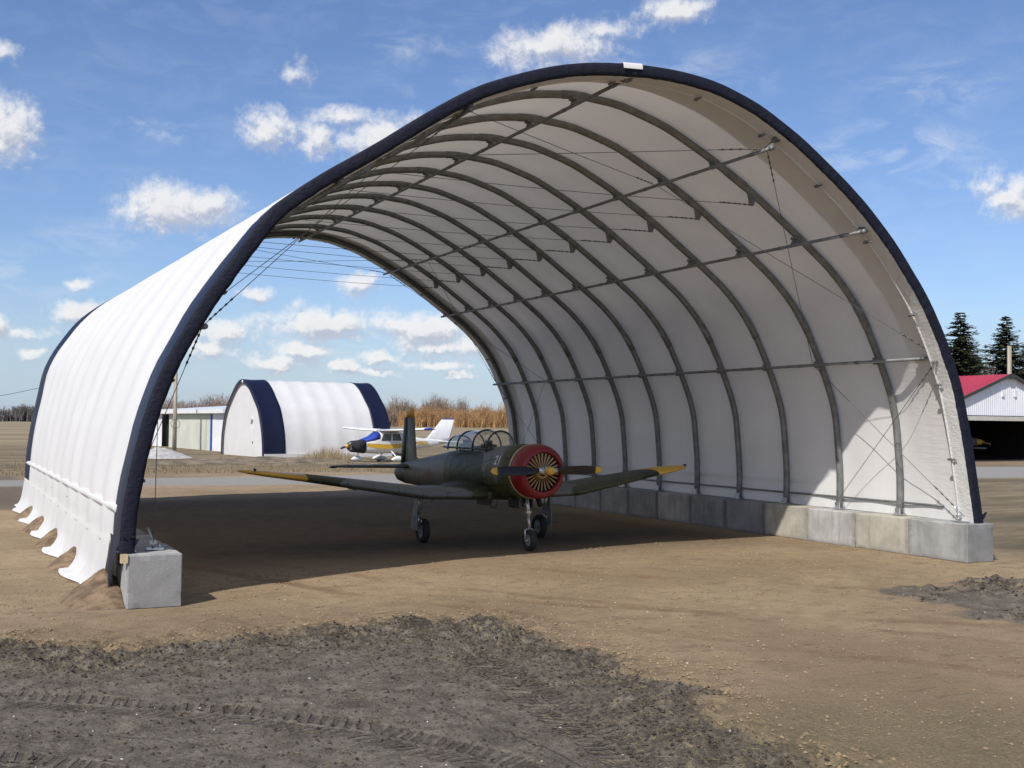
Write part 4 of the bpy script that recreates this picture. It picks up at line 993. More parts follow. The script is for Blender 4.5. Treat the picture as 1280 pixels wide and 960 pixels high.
# canopy
CN = [(-.83, 2.19, .02), (-1.0, 2.33, .20), (-1.42, 2.47, .34), (-2.1, 2.49, .36), (-2.8, 2.47, .36), (-3.4, 2.40, .34), (-3.9, 2.24, .28), (-4.25, 2.02, .14)]
def arch(x, zt, hw, zb=2.04, n=13):
    return [Vector((x, hw * math.cos(PI * k / (n - 1)), zb + (zt - zb) * math.sin(PI * k / (n - 1)) ** .8)) for k in range(n)]
def cn(x):
    xs = [-c[0] for c in CN]; return np.interp(-x, xs, [c[1] for c in CN]), np.interp(-x, xs, [c[2] for c in CN])
for a, b, nm in ((-.83, -1.42, 'windscreen'), (-1.46, -2.10, 'canopy_glass'), (-2.14, -2.95, 'canopy_glass'), (-2.99, -3.55, 'canopy_glass'), (-3.59, -4.25, 'canopy_glass')):
    rows = []
    for i in range(5):
        x = a + (b - a) * i / 4; zt, hw = cn(x); rows.append(arch(x, zt, hw))
    m = MB(); m.grid(rows); m.build(nm, MT['glass'], ac)
for x in (-1.42, -2.12, -2.97, -3.57):
    zt, hw = cn(x); m = MB(); m.tube(arch(x, zt + .006, hw + .004, 2.02, 19), .021, 8); m.build('canopy_frame', MT['frame_dark'], ac)
for s in (-1, 1):
    m = MB(); m.tube([(x, s * (cn(x)[1] + .01), 2.075) for x in (-1.0, -1.42, -2.1, -2.8, -3.4, -3.9)], .022, 6); m.build('canopy_rail', MT['frame_dark'], ac)
for x in (-1.9, -3.1):
    m = MB(); m.box((x - .12, 0, 2.02), (.08, .36, .30)); m.box((x - .12, 0, 2.21), (.06, .16, .10)); m.build('seat', MT['seat'], ac)
    m = MB(); m.box((x + .5, 0, 2.06), (.12, .46, .12)); m.build('instrument_panel', MT['seat'], ac)
# nose gear
m = MB(); m.tube([(-.18, 0, 1.15), (-.08, 0, .72)], .045, 10); m.tube([(-.09, 0, .75), (-.03, 0, .46)], .028, 10)
m.tube([(-.04, 0, .47), (-.04, .10, .42), (-.01, .105, .22)], .022, 8); m.tube([(-.04, 0, .47), (-.04, -.10, .42), (-.01, -.105, .22)], .022, 8); m.tube([(-.01, -.12, .22), (-.01, .12, .22)], .02, 8)
m.tube([(-.12, 0, .9), (-.62, 0, 1.05)], .018, 6); m.box((-.10, 0, .80), (.09, .11, .05))
ng = m.build('nose_gear_leg', MT['strut'], ac)
def wheel(x, y, z, r_, w, parent):
    m = MB(); m.revolve([(-w * .32, r_ * .55), (-w * .45, r_ * .66), (-w * .5, r_ * .85), (-w * .36, r_ * .97), (0, r_), (w * .36, r_ * .97), (w * .5, r_ * .85), (w * .45, r_ * .66), (w * .32, r_ * .55)], (x, y, z), (0, 1, 0), 28); m.build('tyre', MT['tyre'], parent)
    m = MB(); m.revolve([(-w * .36, r_ * .001), (-w * .36, r_ * .2), (-w * .22, r_ * .3), (-w * .22, r_ * .46), (-w * .34, r_ * .57), (w * .34, r_ * .57), (w * .22, r_ * .46), (w * .22, r_ * .3), (w * .36, r_ * .2), (w * .36, r_ * .001)], (x, y, z), (0, 1, 0), 20); m.build('wheel_rim', MT['gear_grey'], parent)
wheel(-.01, 0, .225, .228, .15, ng)
m = MB(); m.box((-.45, .16, .98), (.5, .015, .22)); m.build('gear_door', MT['frame_dark'], ac); m = MB(); m.box((-.45, -.16, .98), (.5, .015, .22)); m.build('gear_door', MT['frame_dark'], ac)
for s in (-1, 1):
    y = s * 1.56
    m = MB(); m.tube([(-2.22, y + s * .06, 1.10), (-2.28, y + s * .02, .62)], .05, 10); m.tube([(-2.28, y + s * .02, .66), (-2.30, y, .30)], .034, 10)
    m.tube([(-2.30, y - s * .11, .27), (-2.30, y + s * .02, .27)], .026, 8); m.tube([(-2.27, y, .74), (-2.2, y - s * .45, 1.05)], .02, 6); m.tube([(-2.24, y + .03, .58), (-2.15, y, .48), (-2.27, y, .38)], .016, 6)
    g_ = m.build('main_gear_leg', MT['strut'], ac)
    wheel(-2.30, y - s * .10, .268, .272, .17, g_)
    m = MB(); m.box((-2.24, y + s * .10, .83), (.20, .018, .50), rot=Matrix.Rotation(s * 0.10, 3, 'X')); m.build('gear_door', MT['gear_grey'], g_)
    m = MB(); m.box((-2.28, y + s * .12, .47), (.34, .018, .34)); m.build('wheel_door', MT['gear_grey'], g_)
# belly equipment
m = MB(); m.box((-1.5, -.35, .94), (.32, .2, .14)); m.build('oil_cooler_scoop', MT['frame_dark'], ac)
m = MB(); m.tube([(-1.0, -.42, 1.0), (-1.0, -.44, .86), (-.75, -.44, .84), (-.70, -.42, 1.0)], .012, 6); m.build('boarding_step', MT['frame_dark'], ac)
for y in (-.34, .30):
    m = MB(); m.tube([(-.25, y, 1.12), (-.12, y, .92)], .055, 10); m.build('exhaust_pipe', MT['dark_void'], ac)
# markings, thin paint skins standing on the fuselage side
def side_decal(me_, x, z, name, mat, tilt=0.0):
    o = link(name, me_, ac); me_.materials.clear(); me_.materials.append(mat)
    zt = np.interp(-x, [-f[0] for f in FUS], [f[1] for f in FUS]); zb = np.interp(-x, [-f[0] for f in FUS], [f[2] for f in FUS])
    for v in me_.vertices:
        X = x - v.co.x * 1.0; Z = z + v.co.y
        # text runs nose-ward to the right on the right side seen from outside: x increases to the viewer's right
        X = x + v.co.x
        hw = fus_hw(X); zc = (zt + zb) / 2; hh = (zt - zb) / 2; q = min(.98, abs((Z - zc) / hh))
        yy_ = hw * (1 - q ** 2.2) ** (1 / 2.2)
        v.co = Vector((X, -(yy_ + 0.014 + v.co.z), Z))
    return o
side_decal(text_mesh('21', .27, 0.001, .004), -.50, 1.86, 'nose_number', MT['white_print'])
st = MB(); pts_ = []
for k in range(5): 
    a = PI / 2 + 2 * PI * k / 5; pts_.append((math.cos(a) * .23, math.sin(a) * .23)); a += PI / 5; pts_.append((math.cos(a) * .09, math.sin(a) * .09))
for k in range(10):
    (x0, y0), (x1, y1) = pts_[k], pts_[(k + 1) % 10]; n_ = 4
    for q in range(n_):
        a0, a1 = q / n_, (q + 1) / n_; ax, ay = x0 + (x1 - x0) * a0, y0 + (y1 - y0) * a0; bx_, by_ = x0 + (x1 - x0) * a1, y0 + (y1 - y0) * a1
        st.add([(ax, ay, 0), (bx_, by_, 0), (bx_ * .80, by_ * .80, 0), (ax * .80, ay * .80, 0)], [(0, 1, 2, 3)])
for s_ in (-1, 1): st.add([(s_ * .16, -.02, 0), (s_ * .36, -.02, 0), (s_ * .36, .0, 0), (s_ * .16, .0, 0)], [(0, 1, 2, 3)]); st.add([(s_ * .2, .07, 0), (s_ * .34, .07, 0), (s_ * .34, .085, 0), (s_ * .2, .085, 0)], [(0, 1, 2, 3)])
side_decal(st.mesh('fuselage_star', MT['red_print']), -4.75, 1.37, 'fuselage_star', MT['red_print'])

# ------------------------------------------------------------------ white and gold light aeroplane beyond
ce = thing('light_aeroplane', 'white high-wing light aeroplane with gold stripe and blue windscreen cover parked beyond the shelter', 'aeroplane', (15.35, 53.9, 0.0), PI + 0.47 - 0.30)
# local +x = nose
def ce_ring(x, zt, zb, hw): return ring_se(x, zt, zb, hw, 24, 3.0)
CF = [(2.55, 1.30, .82, .34), (2.35, 1.38, .70, .48), (1.6, 1.45, .62, .52), (1.5, 1.46, .62, .53), (1.0, 1.70, .58, .56), (.55, 2.05, .56, .57), (-.9, 2.05, .60, .55), (-1.6, 1.80, .70, .46), (-2.8, 1.58, .90, .30), (-4.2, 1.48, 1.12, .15), (-5.0, 1.45, 1.25, .05)]
m = MB(); m.loft([ce_ring(*c) for c in CF]); cf = m.build('fuselage', MT['white_gloss'], ce)
m = MB(); m.loft([ce_ring(x, a + .03, b - .03, h + .03) for x, a, b, h in CF[:3]]); o = m.build('engine_blanket', MT['blanket'], ce)
m = MB(); m.revolve([(2.55, .12), (2.7, .11), (2.85, .06), (2.9, .001)], (0, 0, 1.08), (1, 0, 0), 16); sp_ = m.build('spinner', MT['yellow_paint'], ce)
m = MB(); m.box((2.68, 0, 1.08), (.04, 1.9, .13), rot=Matrix.Rotation(.2, 3, 'X')); m.build('propeller', MT['black_paint'], ce)
m = MB(); m.loft([ce_ring(x, a + .02, max(b, 1.36), h + .02) for x, a, b, h in ((1.62, 1.47, 1.3, .50), (1.0, 1.72, 1.3, .56), (.62, 2.0, 1.3, .57))]); m.build('windscreen_cover', MT['blue_cover'], ce)
for s in (-1, 1):
    for x0, x1 in ((.52, -.22), (-.34, -1.05)):
        m = MB(); yb = .572; vs = []
        for u in (0, .012): vs += [(x0 + (.0 if x0 < .5 else -.0), s * (yb + u), 1.42), (x1, s * (yb - (.02 if x1 < -.9 else 0) + u), 1.42), (x1 + (.18 if x1 < -.9 else 0), s * (yb - .02 + u), 1.86), (x0 - (.16 if x0 > .5 else 0), s * (yb - .02 + u), 1.86)]
        m.add(vs, [(0, 1, 2, 3), (7, 6, 5, 4), (0, 4, 5, 1), (1, 5, 6, 2), (2, 6, 7, 3), (3, 7, 4, 0)]); m.build('side_window', MT['win_dark'], ce)
    m = MB()
    strip = [(1.55, 1.02, 1.26), (.8, .93, 1.22), (0, .88, 1.17), (-.8, .93, 1.22), (-1.6, 1.12, 1.30), (-2.4, 1.28, 1.36), (-3.0, 1.35, 1.38)]
    rows = []
    for x, za, zb_ in strip:
        xs = [-c[0] for c in CF]; hw = np.interp(-x, xs, [c[3] for c in CF]) + .006
        rows.append([Vector((x, s * hw, za)), Vector((x, s * hw, zb_))])
    m.grid(rows, smooth=False); m.build('gold_stripe', MT['gold'], ce)
    # struts-free wing
    m = MB(); m.loft([foil(s * a, b, c, d, .19) for a, b, c, d in ((0, .62, 1.75, 2.07), (2.5, .58, 1.65, 2.12), (5.1, .40, 1.15, 2.20), (5.3, .25, .9, 2.21))]); w = m.build('wing', MT['white_gloss'], ce)
    m = MB(); m.loft([foil(s * a, b, c, d, .17) for a, b, c, d in ((5.3, .25, .9, 2.21), (5.42, .05, .5, 2.22))]); m.build('wing_tip', MT['blue_cover'], w)
    m = MB(); m.loft([foil(s * a, b, c, 1.36, .07) for a, b, c in ((0.02, -4.1, .95), (1.75, -4.3, .7))]); m.build('tailplane', MT['white_gloss'], ce)
    m = MB(); m.tube([(-.3, s * .45, .75), (-.35, s * 1.2, .28)], [.05, .03], 8); g_ = m.build('main_gear_leg', MT['white_gloss'], ce)
    wheel(-.35, s * 1.25, .21, .21, .15, g_)
    m = MB(); m.loft([ring_se(x, a, b, .12, 14) for x, a, b in ((.12, .24, .18), (-.02, .36, .1), (-.35, .46, .09), (-.75, .36, .14), (-.95, .26, .2))]); [v for v in m.v]; m.v = [(x, y + s * 1.25, z) for x, y, z in m.v]; m.build('wheel_fairing', MT['white_gloss'], g_)
m = MB(); m.tube([(1.9, 0, .7), (1.98, 0, .25)], .04, 8); g_ = m.build('nose_gear_leg', MT['white_gloss'], ce); wheel(1.98, 0, .19, .19, .13, g_)
m = MB(); m.loft([ring_se(x, a, b, .11, 14) for x, a, b in ((2.4, .26, .2), (2.2, .4, .1), (1.9, .46, .09), (1.6, .3, .18))]); m.build('wheel_fairing', MT['white_gloss'], g_)
m = MB(); m.loft([finring(*q) for q in ((1.38, -2.5, 2.75, .06), (1.60, -3.35, 1.85, .09), (2.85, -4.5, 1.05, .07))]); f_ = m.build('fin', MT['white_gloss'], ce)
m = MB(); m.loft([finring(*q) for q in ((2.85, -4.5, 1.05, .07), (2.93, -4.57, .98, .05))]); m.build('fin_cap', MT['blue_cover'], f_)
def flat_text(txt, size, loc, rotm, name, mat, parent, bold=.006):
    me_ = text_mesh(txt, size, .003, bold); me_.materials.append(mat); me_.transform(Matrix.Translation(loc) @ rotm); return link(name, me_, parent)
# left side of the fuselage faces the viewer: local +y
R_side = Matrix(((-1, 0, 0, 0), (0, 0, 1, 0), (0, 1, 0, 0), (0, 0, 0, 1)))
Rt = Matrix.Rotation(0.105, 4, 'Z')
flat_text('C-GEVR', .36, Vector((-2.62, .37, 1.23)), Rt @ R_side, 'registration_lettering', MT['gold'], ce, .012)

# ------------------------------------------------------------------ second, closed fabric hangar
AX = Vector((.990, .139, 0)).normalized(); GB = Vector((-AX.y, AX.x, 0))
h2 = thing('fabric_hangar', 'closed white fabric hangar with two navy bands standing in the distance', 'hangar', (10.07, 64.23, 0), math.atan2(AX.y, AX.x))
# local x = along the ridge, y = across (0 .. W2)
W2, L2, H2 = 8.5, 10.4, 5.75
def h2_sec(x, o=0.0, n=61):
    sx_, sz_, nx_, nz_ = section(3.0, 0); u = np.linspace(0, NT_ - 1, n); k = np.arange(NT_)
    X_ = np.interp(u, k, sx_); Z_ = np.interp(u, k, sz_); A_ = np.interp(u, k, nx_); B_ = np.interp(u, k, nz_)
    X_ = (X_ - X_[0]) / (X_[-1] - X_[0]) * W2; Z_ = (Z_ - .76) / (9.0 - .76) * H2
    return [Vector((x, X_[i] + A_[i] * o, max(0.0, Z_[i] + B_[i] * o))) for i in range(n)]
nb = 7; xs2 = []
for k in range(nb):
    for j in range(6): xs2.append(((k + j / 6) * L2 / nb, 0.045 * math.sin(PI * j / 6)))
xs2.append((L2, 0))
m = MB(); m.grid([h2_sec(x, -o) for x, o in xs2]); m.build('cover', MT['white_fabric'], h2)
for a, b in ((-.05, 1.65), (L2 - 1.45, L2 + .05)):
    rows = [h2_sec(a, -.25), h2_sec(a, .03)] + [h2_sec(x, .03 - o * .8) for x, o in xs2 if a < x < b] + [h2_sec(b, .03), h2_sec(b, -.25)]
    m = MB(); m.grid(rows); m.build('navy_band', MT['navy_fabric2'] if 'navy_fabric2' in MT else MT['navy_fabric'], h2)
for x in (.12, L2 - .12):
    s_ = h2_sec(x, -.02); m = MB(); c_ = Vector((x, W2 / 2, 0)); m.add(s_ + [c_], [(i, i + 1, len(s_)) for i in range(len(s_) - 1)]); m.build('end_wall', MT['white_fabric'], h2)
m = MB(); m.box((.09, 2.6, 1.05), (.06, .95, 2.1)); dr = m.build('door', MT['white_fabric'], h2)
m = MB(); m.box((.02, 2.3, 1.05), (.05, .06, .12)); m.build('door_handle', MT['frame_dark'], dr)
m = MB(); m.box((.0, 2.6, 2.75), (.3, .35, .10)); m.build('wall_lamp', MT['flap_fabric'], h2)
m = MB(); m.revolve([(0, .12), (.03, .1), (.04, .001)], (-.06, W2 / 2, H2 - .16), (-1, 0, 0), 12); m.build('ridge_vent', MT['white_gloss'], h2)
for yq in (-.06, W2 + .06):
    m = MB(); m.box((L2 / 2, yq, .12), (L2, .16, .26)); m.build('sill', MT['white_fabric'], h2)

# ------------------------------------------------------------------ sheet metal shed left of it
MT['shed_green'] = pmat('pale_green_sheet', (0.52, 0.53, 0.45), 0.5, 0, .06, .6)
MT['shed_white'] = pmat('white_sheet', (0.68, 0.69, 0.70), 0.5, 0, .06, .6)
MT['blue_trim'] = pmat('blue_trim', (0.02, 0.09, 0.36), 0.5, 0, .06, 3)
shd = thing('metal_shed', 'long low pale green sheet metal shed with white roof left of the distant hangar', 'shed', (8.5, 102.8, 0), math.radians(-84.8))
def ribbed(m, x0, x1, z0, z1, y, pitch=.25, d=.03, zt=None):
    n = max(2, int((x1 - x0) / pitch)); rows = [[], []]
    for i in range(n * 4 + 1):
        x = x0 + (x1 - x0) * i / (n * 4); yy_ = y - (d if i % 4 in (1, 2) else 0)
        rows[0].append(Vector((x, yy_, z0))); rows[1].append(Vector((x, yy_, (zt(x) if zt else z1))))
    m.grid(rows, smooth=False)
SH_L = 24.0
for a, b, mt in ((0, 3.6, 'shed_white'), (6.2, 8.6, 'shed_green'), (8.8, 18.2, 'shed_green'), (18.3, 19.7, 'shed_green'), (20.05, 24, 'shed_white')):
    m = MB(); ribbed(m, a, b, 0, 3.25, 0); m.build('wall_panel', MT[mt], shd)
m = MB(); m.box((SH_L / 2, 9, 1.6), (SH_L, .1, 3.2)); m.box((0.05, 4.5, 1.6), (.1, 9, 3.2)); m.box((SH_L - .05, 4.5, 1.6), (.1, 9, 3.2)); m.build('wall', MT['shed_green'], shd)
m = MB(); m.box((4.9, .5, 1.6), (2.8, .1, 3.2)); m.build('opening_shade', MT['dark_void'], shd)  # near-black sheet standing in for the shade inside the open doorway
m = MB(); m.box((19.87, -.06, 1.6), (.3, .1, 3.2)); m.build('door_post', MT['blue_trim'], shd)
m = MB()
m.add([(-.4, -.5, 3.25), (SH_L + .4, -.5, 3.25), (SH_L + .4, 9.4, 3.9), (-.4, 9.4, 3.9), (-.4, -.5, 3.62), (SH_L + .4, -.5, 3.62), (SH_L + .4, 9.4, 4.3), (-.4, 9.4, 4.3)], [(0, 3, 2, 1), (4, 5, 6, 7), (0, 1, 5, 4), (1, 2, 6, 5), (2, 3, 7, 6), (3, 0, 4, 7)]); m.build('roof', MT['white_gloss'], shd)

# ------------------------------------------------------------------ utility pole and wire
up_ = thing('utility_pole', 'weathered wooden utility pole in front of the pale green shed', 'utility pole', (7.39, 84.3, 0))
m = MB(); m.tube([(0, 0, -.2), (0, 0, 3), (0, 0, 9.8)], [.19, .17, .13], 12); m.build('pole', MT['pole'], up_)
m = MB(); m.box((0, 0, 9.0), (1.8, .1, .12)); m.build('crossarm', MT['pole'], up_)
m = MB(); n_ = 20; m.tube([(.0 + .38 * math.cos(2 * PI * k / n_), -.28, 2.3 + .38 * math.sin(2 * PI * k / n_)) for k in range(n_)], .02, 6, closed=True); m.build('wire_hoop', MT['frame_dark'], up_)
wr = MB(); A = Vector((7.39, 84.3, 9.2)); B = Vector((-38, 58, 5.4)); wr.tube([A.lerp(B, i / 24) - Vector((0, 0, 4.3 * (1 - (2 * i / 24 - 1) ** 2))) for i in range(25)], .018, 5, cap=False)
o = wr.build('overhead_wire', MT['cable'], None, False); tag(o, 'thin overhead wire sagging across the sky left of the shelter', 'wire')
p2 = thing('utility_pole', 'wooden utility pole carrying the far end of the overhead wire at the left', 'utility pole', (-38, 58, 0)); m = MB(); m.tube([(0, 0, -.2), (0, 0, 5.8)], [.17, .12], 10); m.build('pole', MT['pole'], p2)

# ------------------------------------------------------------------ red roofed hangar
rh = thing('metal_hangar', 'white metal hangar with red roof and wide dark open doorway on the right', 'hangar', (64.5, 45.4, 0), 0.05)
# local x along the gable (centre 0), y away from the viewer
MT['red_roof'] = pmat('red_roof_sheet', (0.42, 0.035, 0.055), 0.42, 0, .06, .5)
MT['white_sheet'] = pmat('white_ribbed_sheet', (0.74, 0.75, 0.78), 0.45, 0, .04, .5)
HW = 8.6; EV = 3.95; RG = 6.85; DP = 20
rz_ = lambda x: EV + (RG - EV) * (1 - abs(x) / HW)
m = MB(); ribbed(m, -HW, HW, 3.55, 0, 0, .23, .03, zt=lambda x: rz_(x) - .02); m.build('gable_wall', MT['white_sheet'], rh)
for s in (-1, 1):
    m = MB(); m.box((s * (HW - .12), .1, 1.7), (.24, .16, 3.4)); m.build('door_jamb', MT['white_sheet'], rh)
    m = MB(); m.box((s * HW, DP / 2, EV / 2), (.1, DP - .3, EV - .1)); m.build('side_wall', MT['white_sheet'], rh)
    m = MB(); n_ = 44; rows = [[], []]
    for i in range(n_ * 2 + 1):
        y = -.35 + (DP + .7) * i / (n_ * 2); dz = .035 if i % 2 else 0
        rows[0].append(Vector((s * (HW + .35), y, EV - .10 + dz))); rows[1].append(Vector((0, y, RG + .02 + dz)))
    m.grid(rows, smooth=False); m.build('roof_sheet', MT['red_roof'], rh)
    m = MB(); a_ = math.atan2(RG - EV, HW); Lr = math.hypot(RG - EV, HW) + .4
    m.box((s * (HW + .35) / 2, -.36, (EV + RG) / 2 - .07), (Lr, .08, .22), rot=Matrix.Rotation(s * a_, 3, 'Y')); m.build('verge_trim', MT['frame_dark'], rh)
    m = MB(); m.box((s * .75, -.08, 5.35), (.22, .12, .5)); m.build('wall_lamp', MT['white_sheet'], rh)
m = MB(); m.box((0, -.37, RG - .18), (.55, .1, .34)); m.build('ridge_badge', MT['frame_dark'], rh)
m = MB(); m.box((0, -.1, 3.36), (HW * 2, .22, .34)); m.build('door_header', pmat('cream_header', (.55, .52, .45), .6), rh)
m = MB(); m.box((0, -.06, 3.56), (HW * 2, .16, .07)); m.build('drip_rail', MT['frame_dark'], rh)
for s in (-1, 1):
    m = MB(); m.box((s * (HW - .12), DP / 2 + .1, 1.8), (.06, DP - .5, 3.5)); m.build('shade_lining', MT['seat'], rh)  # dark lining added so the hangar's inside looks unlit
m = MB(); m.box((0, DP, 1.9), (HW * 2, .1, 3.8)); m.build('back_wall', MT['seat'], rh)  # near-black colour deepens the shade inside, likewise on ceiling and floor
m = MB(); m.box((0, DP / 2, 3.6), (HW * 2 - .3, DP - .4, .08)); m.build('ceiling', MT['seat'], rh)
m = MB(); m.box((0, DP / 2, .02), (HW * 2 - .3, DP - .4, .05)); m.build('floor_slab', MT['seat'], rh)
# aeroplane inside the doorway
MT['dim_grey'] = pmat('dim_grey_paint', (0.12, 0.13, 0.14), 0.5, 0, .15, 3)
pa = thing('parked_aeroplane', 'dim aeroplane with yellow nose standing inside the dark doorway of the red-roofed hangar', 'aeroplane', (64.6, 50.2, 0), -0.35)
m = MB(); m.loft([ring_se(x, a, b, h, 18) for x, a, b, h in ((1.3, 1.75, 1.15, .3), (.9, 1.9, 1.0, .42), (-.6, 1.95, .8, .5), (-2.2, 2.0, .8, .5), (-5.5, 1.5, 1.2, .15))]); m.build('fuselage', MT['dim_grey'], pa)
m = MB(); m.loft([ring_se(x, a, b, h, 18) for x, a, b, h in ((2.1, 1.52, 1.38, .06), (1.8, 1.66, 1.24, .2), (1.32, 1.77, 1.13, .32))]); m.build('nose_cone', MT['yellow_paint'], pa)
m = MB(); m.box((1.9, 0, 1.45), (.05, 2.5, .12), rot=Matrix.Rotation(.12, 3, 'X')); m.build('propeller', MT['strut'], pa)
for s in (-1, 1):
    m = MB(); m.loft([foil(s * a, b, c, 1.0, .16) for a, b, c in ((.4, .2, 1.6), (4.2, -.1, 1.0))]); m.build('wing', MT['dim_grey'], pa)
    m = MB(); m.tube([(-.3, s * 1.2, 1.0), (-.3, s * 1.25, .3)], .05, 8); g_ = m.build('gear_leg', MT['strut'], pa); wheel(-.3, s * 1.3, .27, .25, .16, g_)
m = MB(); m.box((-1.3, 0, 2.15), (1.5, .6, .4)); m.build('canopy', MT['win_dark'], pa)

# ------------------------------------------------------------------ trees
MT['bark'] = pmat('bark', (0.13, 0.10, 0.08), 0.9, 0, .3, 3)
MT['spruce'] = leaf_mat('spruce_needles', (0.018, 0.028, 0.014), (0.062, 0.070, 0.032), .85, .5)
MT['twig'] = leaf_mat('bare_twigs', (0.16, 0.125, 0.10), (0.30, 0.24, 0.19), .9, .3)
def spruce_mesh(h, rad, seed):
    r = random.Random(seed); V = []; F = []
    nl = int(h * 3.0)
    for i in range(nl):
        f = i / nl; z = 0.06 * h + (h * 0.94) * f
        R = rad * (1 - f) ** 0.8 * r.uniform(.72, 1.12) * (1 if f > .06 else .8) + .06
        nb_ = max(6, int(17 * (1 - f) + 6))
        for b in range(nb_):
            a = r.uniform(0, 2 * PI); L = R * r.uniform(.55, 1.15); dr_ = -r.uniform(.05, .35) * L; ca, sa = math.cos(a), math.sin(a)
            n = max(3, int(L * 5))
            for q in range(n):
                t = (q + .4) / n; cx_, cy_, cz_ = ca * L * t, sa * L * t, z + dr_ * t + .20 * L * t * t
                for w in range(3):
                    s_ = r.uniform(.24, .5) * (1.15 - .5 * t); a2 = a + r.uniform(-1.2, 1.2); u = Vector((math.cos(a2), math.sin(a2), r.uniform(-.5, .15))) * s_
                    v = Vector((-math.sin(a2), math.cos(a2), r.uniform(-.3, .3))) * s_ * .35; p = Vector((cx_ + r.uniform(-.1, .1), cy_ + r.uniform(-.1, .1), cz_ + r.uniform(-.12, .05)))
                    o = len(V); V += [p - v, p + u * .6 - v * .9 + Vector((0, 0, -.04)), p + u * 1.3, p + v]; F.append((o, o + 1, o + 2, o + 3))
    me_ = bpy.data.meshes.new('foliage'); me_.from_pydata([tuple(v) for v in V], [], F); me_.materials.append(MT['spruce']); return me_
SPR = [(66.3, 51.6, 12.3, 2.9, 'tallest dark spruce, nearest the shelter, rising behind the red roof'), (69.6, 52.9, 9.0, 2.5, 'short spruce between two taller ones behind the red roof'), (73.2, 52.6, 12.4, 2.9, 'tall dense spruce beside the wooden post behind the red roof'), (71.0, 54.8, 10.0, 2.2, 'slender spruce leaning on the left of the tall dense one behind the red roof'), (75.6, 52.0, 11.0, 2.6, 'spruce at the right edge of the photo behind the red roof'), (63.5, 53.2, 10.2, 2.7, 'spruce mostly hidden by the right edge of the shelter'), (79.5, 52.5, 12.0, 3.0, 'spruce just outside the right edge, last of its row')]
for i, (x, y, h, rad, lb) in enumerate(SPR):
    x, y = -10.5 + (x + 10.5) * 1.42, -15.5 + (y + 15.5) * 1.42; h = 2.66 + (h - 2.66) * 1.42 * 1.03; rad *= 2.7
    t = thing('spruce_tree', lb, 'spruce tree', (x, y, 0), 0, 'spruces behind the red-roofed hangar')
    link('foliage', spruce_mesh(h, rad, i + 3), t); m = MB(); m.tube([(0, 0, 0), (0, 0, h * .97)], [.2, .03], 8); m.build('trunk', MT['bark'], t)
def bare_tree(h, seed, spread=.5, mat='twig', thick=.02):
    r = random.Random(seed); m = MB()
    def grow(p, d, L, R, lv):
        q = p + d * L; m.tube([p, p.lerp(q, .5) + Vector((r.uniform(-.04, .04), r.uniform(-.04, .04), 0)) * L, q], [R, R * .8, R * .6], 4 if lv > 1 else 6, cap=False)
        if lv == 0: return
        for k in range(r.choice((2, 3, 3))):
            a = r.uniform(0, 2 * PI); e = Vector((math.cos(a), math.sin(a), 0)) * spread * r.uniform(.5, 1.2)
            grow(p.lerp(q, r.uniform(.6, 1.0)), (d + e).normalized(), L * r.uniform(.62, .85), R * .58, lv - 1)
    grow(Vector((0, 0, 0)), Vector((0, 0, 1)), h * .28, h * thick, 6)
    return m
t = thing('bare_tree', 'leafless grey tree between the spruces behind the red roof', 'tree', (101, 82, 0)); bare_tree(17, 4, .42).build('branches', MT['twig'], t, False)
pt = thing('wooden_post', 'short weathered wooden post sticking up behind the red roof ridge', 'post', (89.7, 65.7, 0)); m = MB(); m.tube([(0, 0, 0), (0, 0, 11.3)], [.26, .22], 10); m.build('pole', MT['pole'], pt)

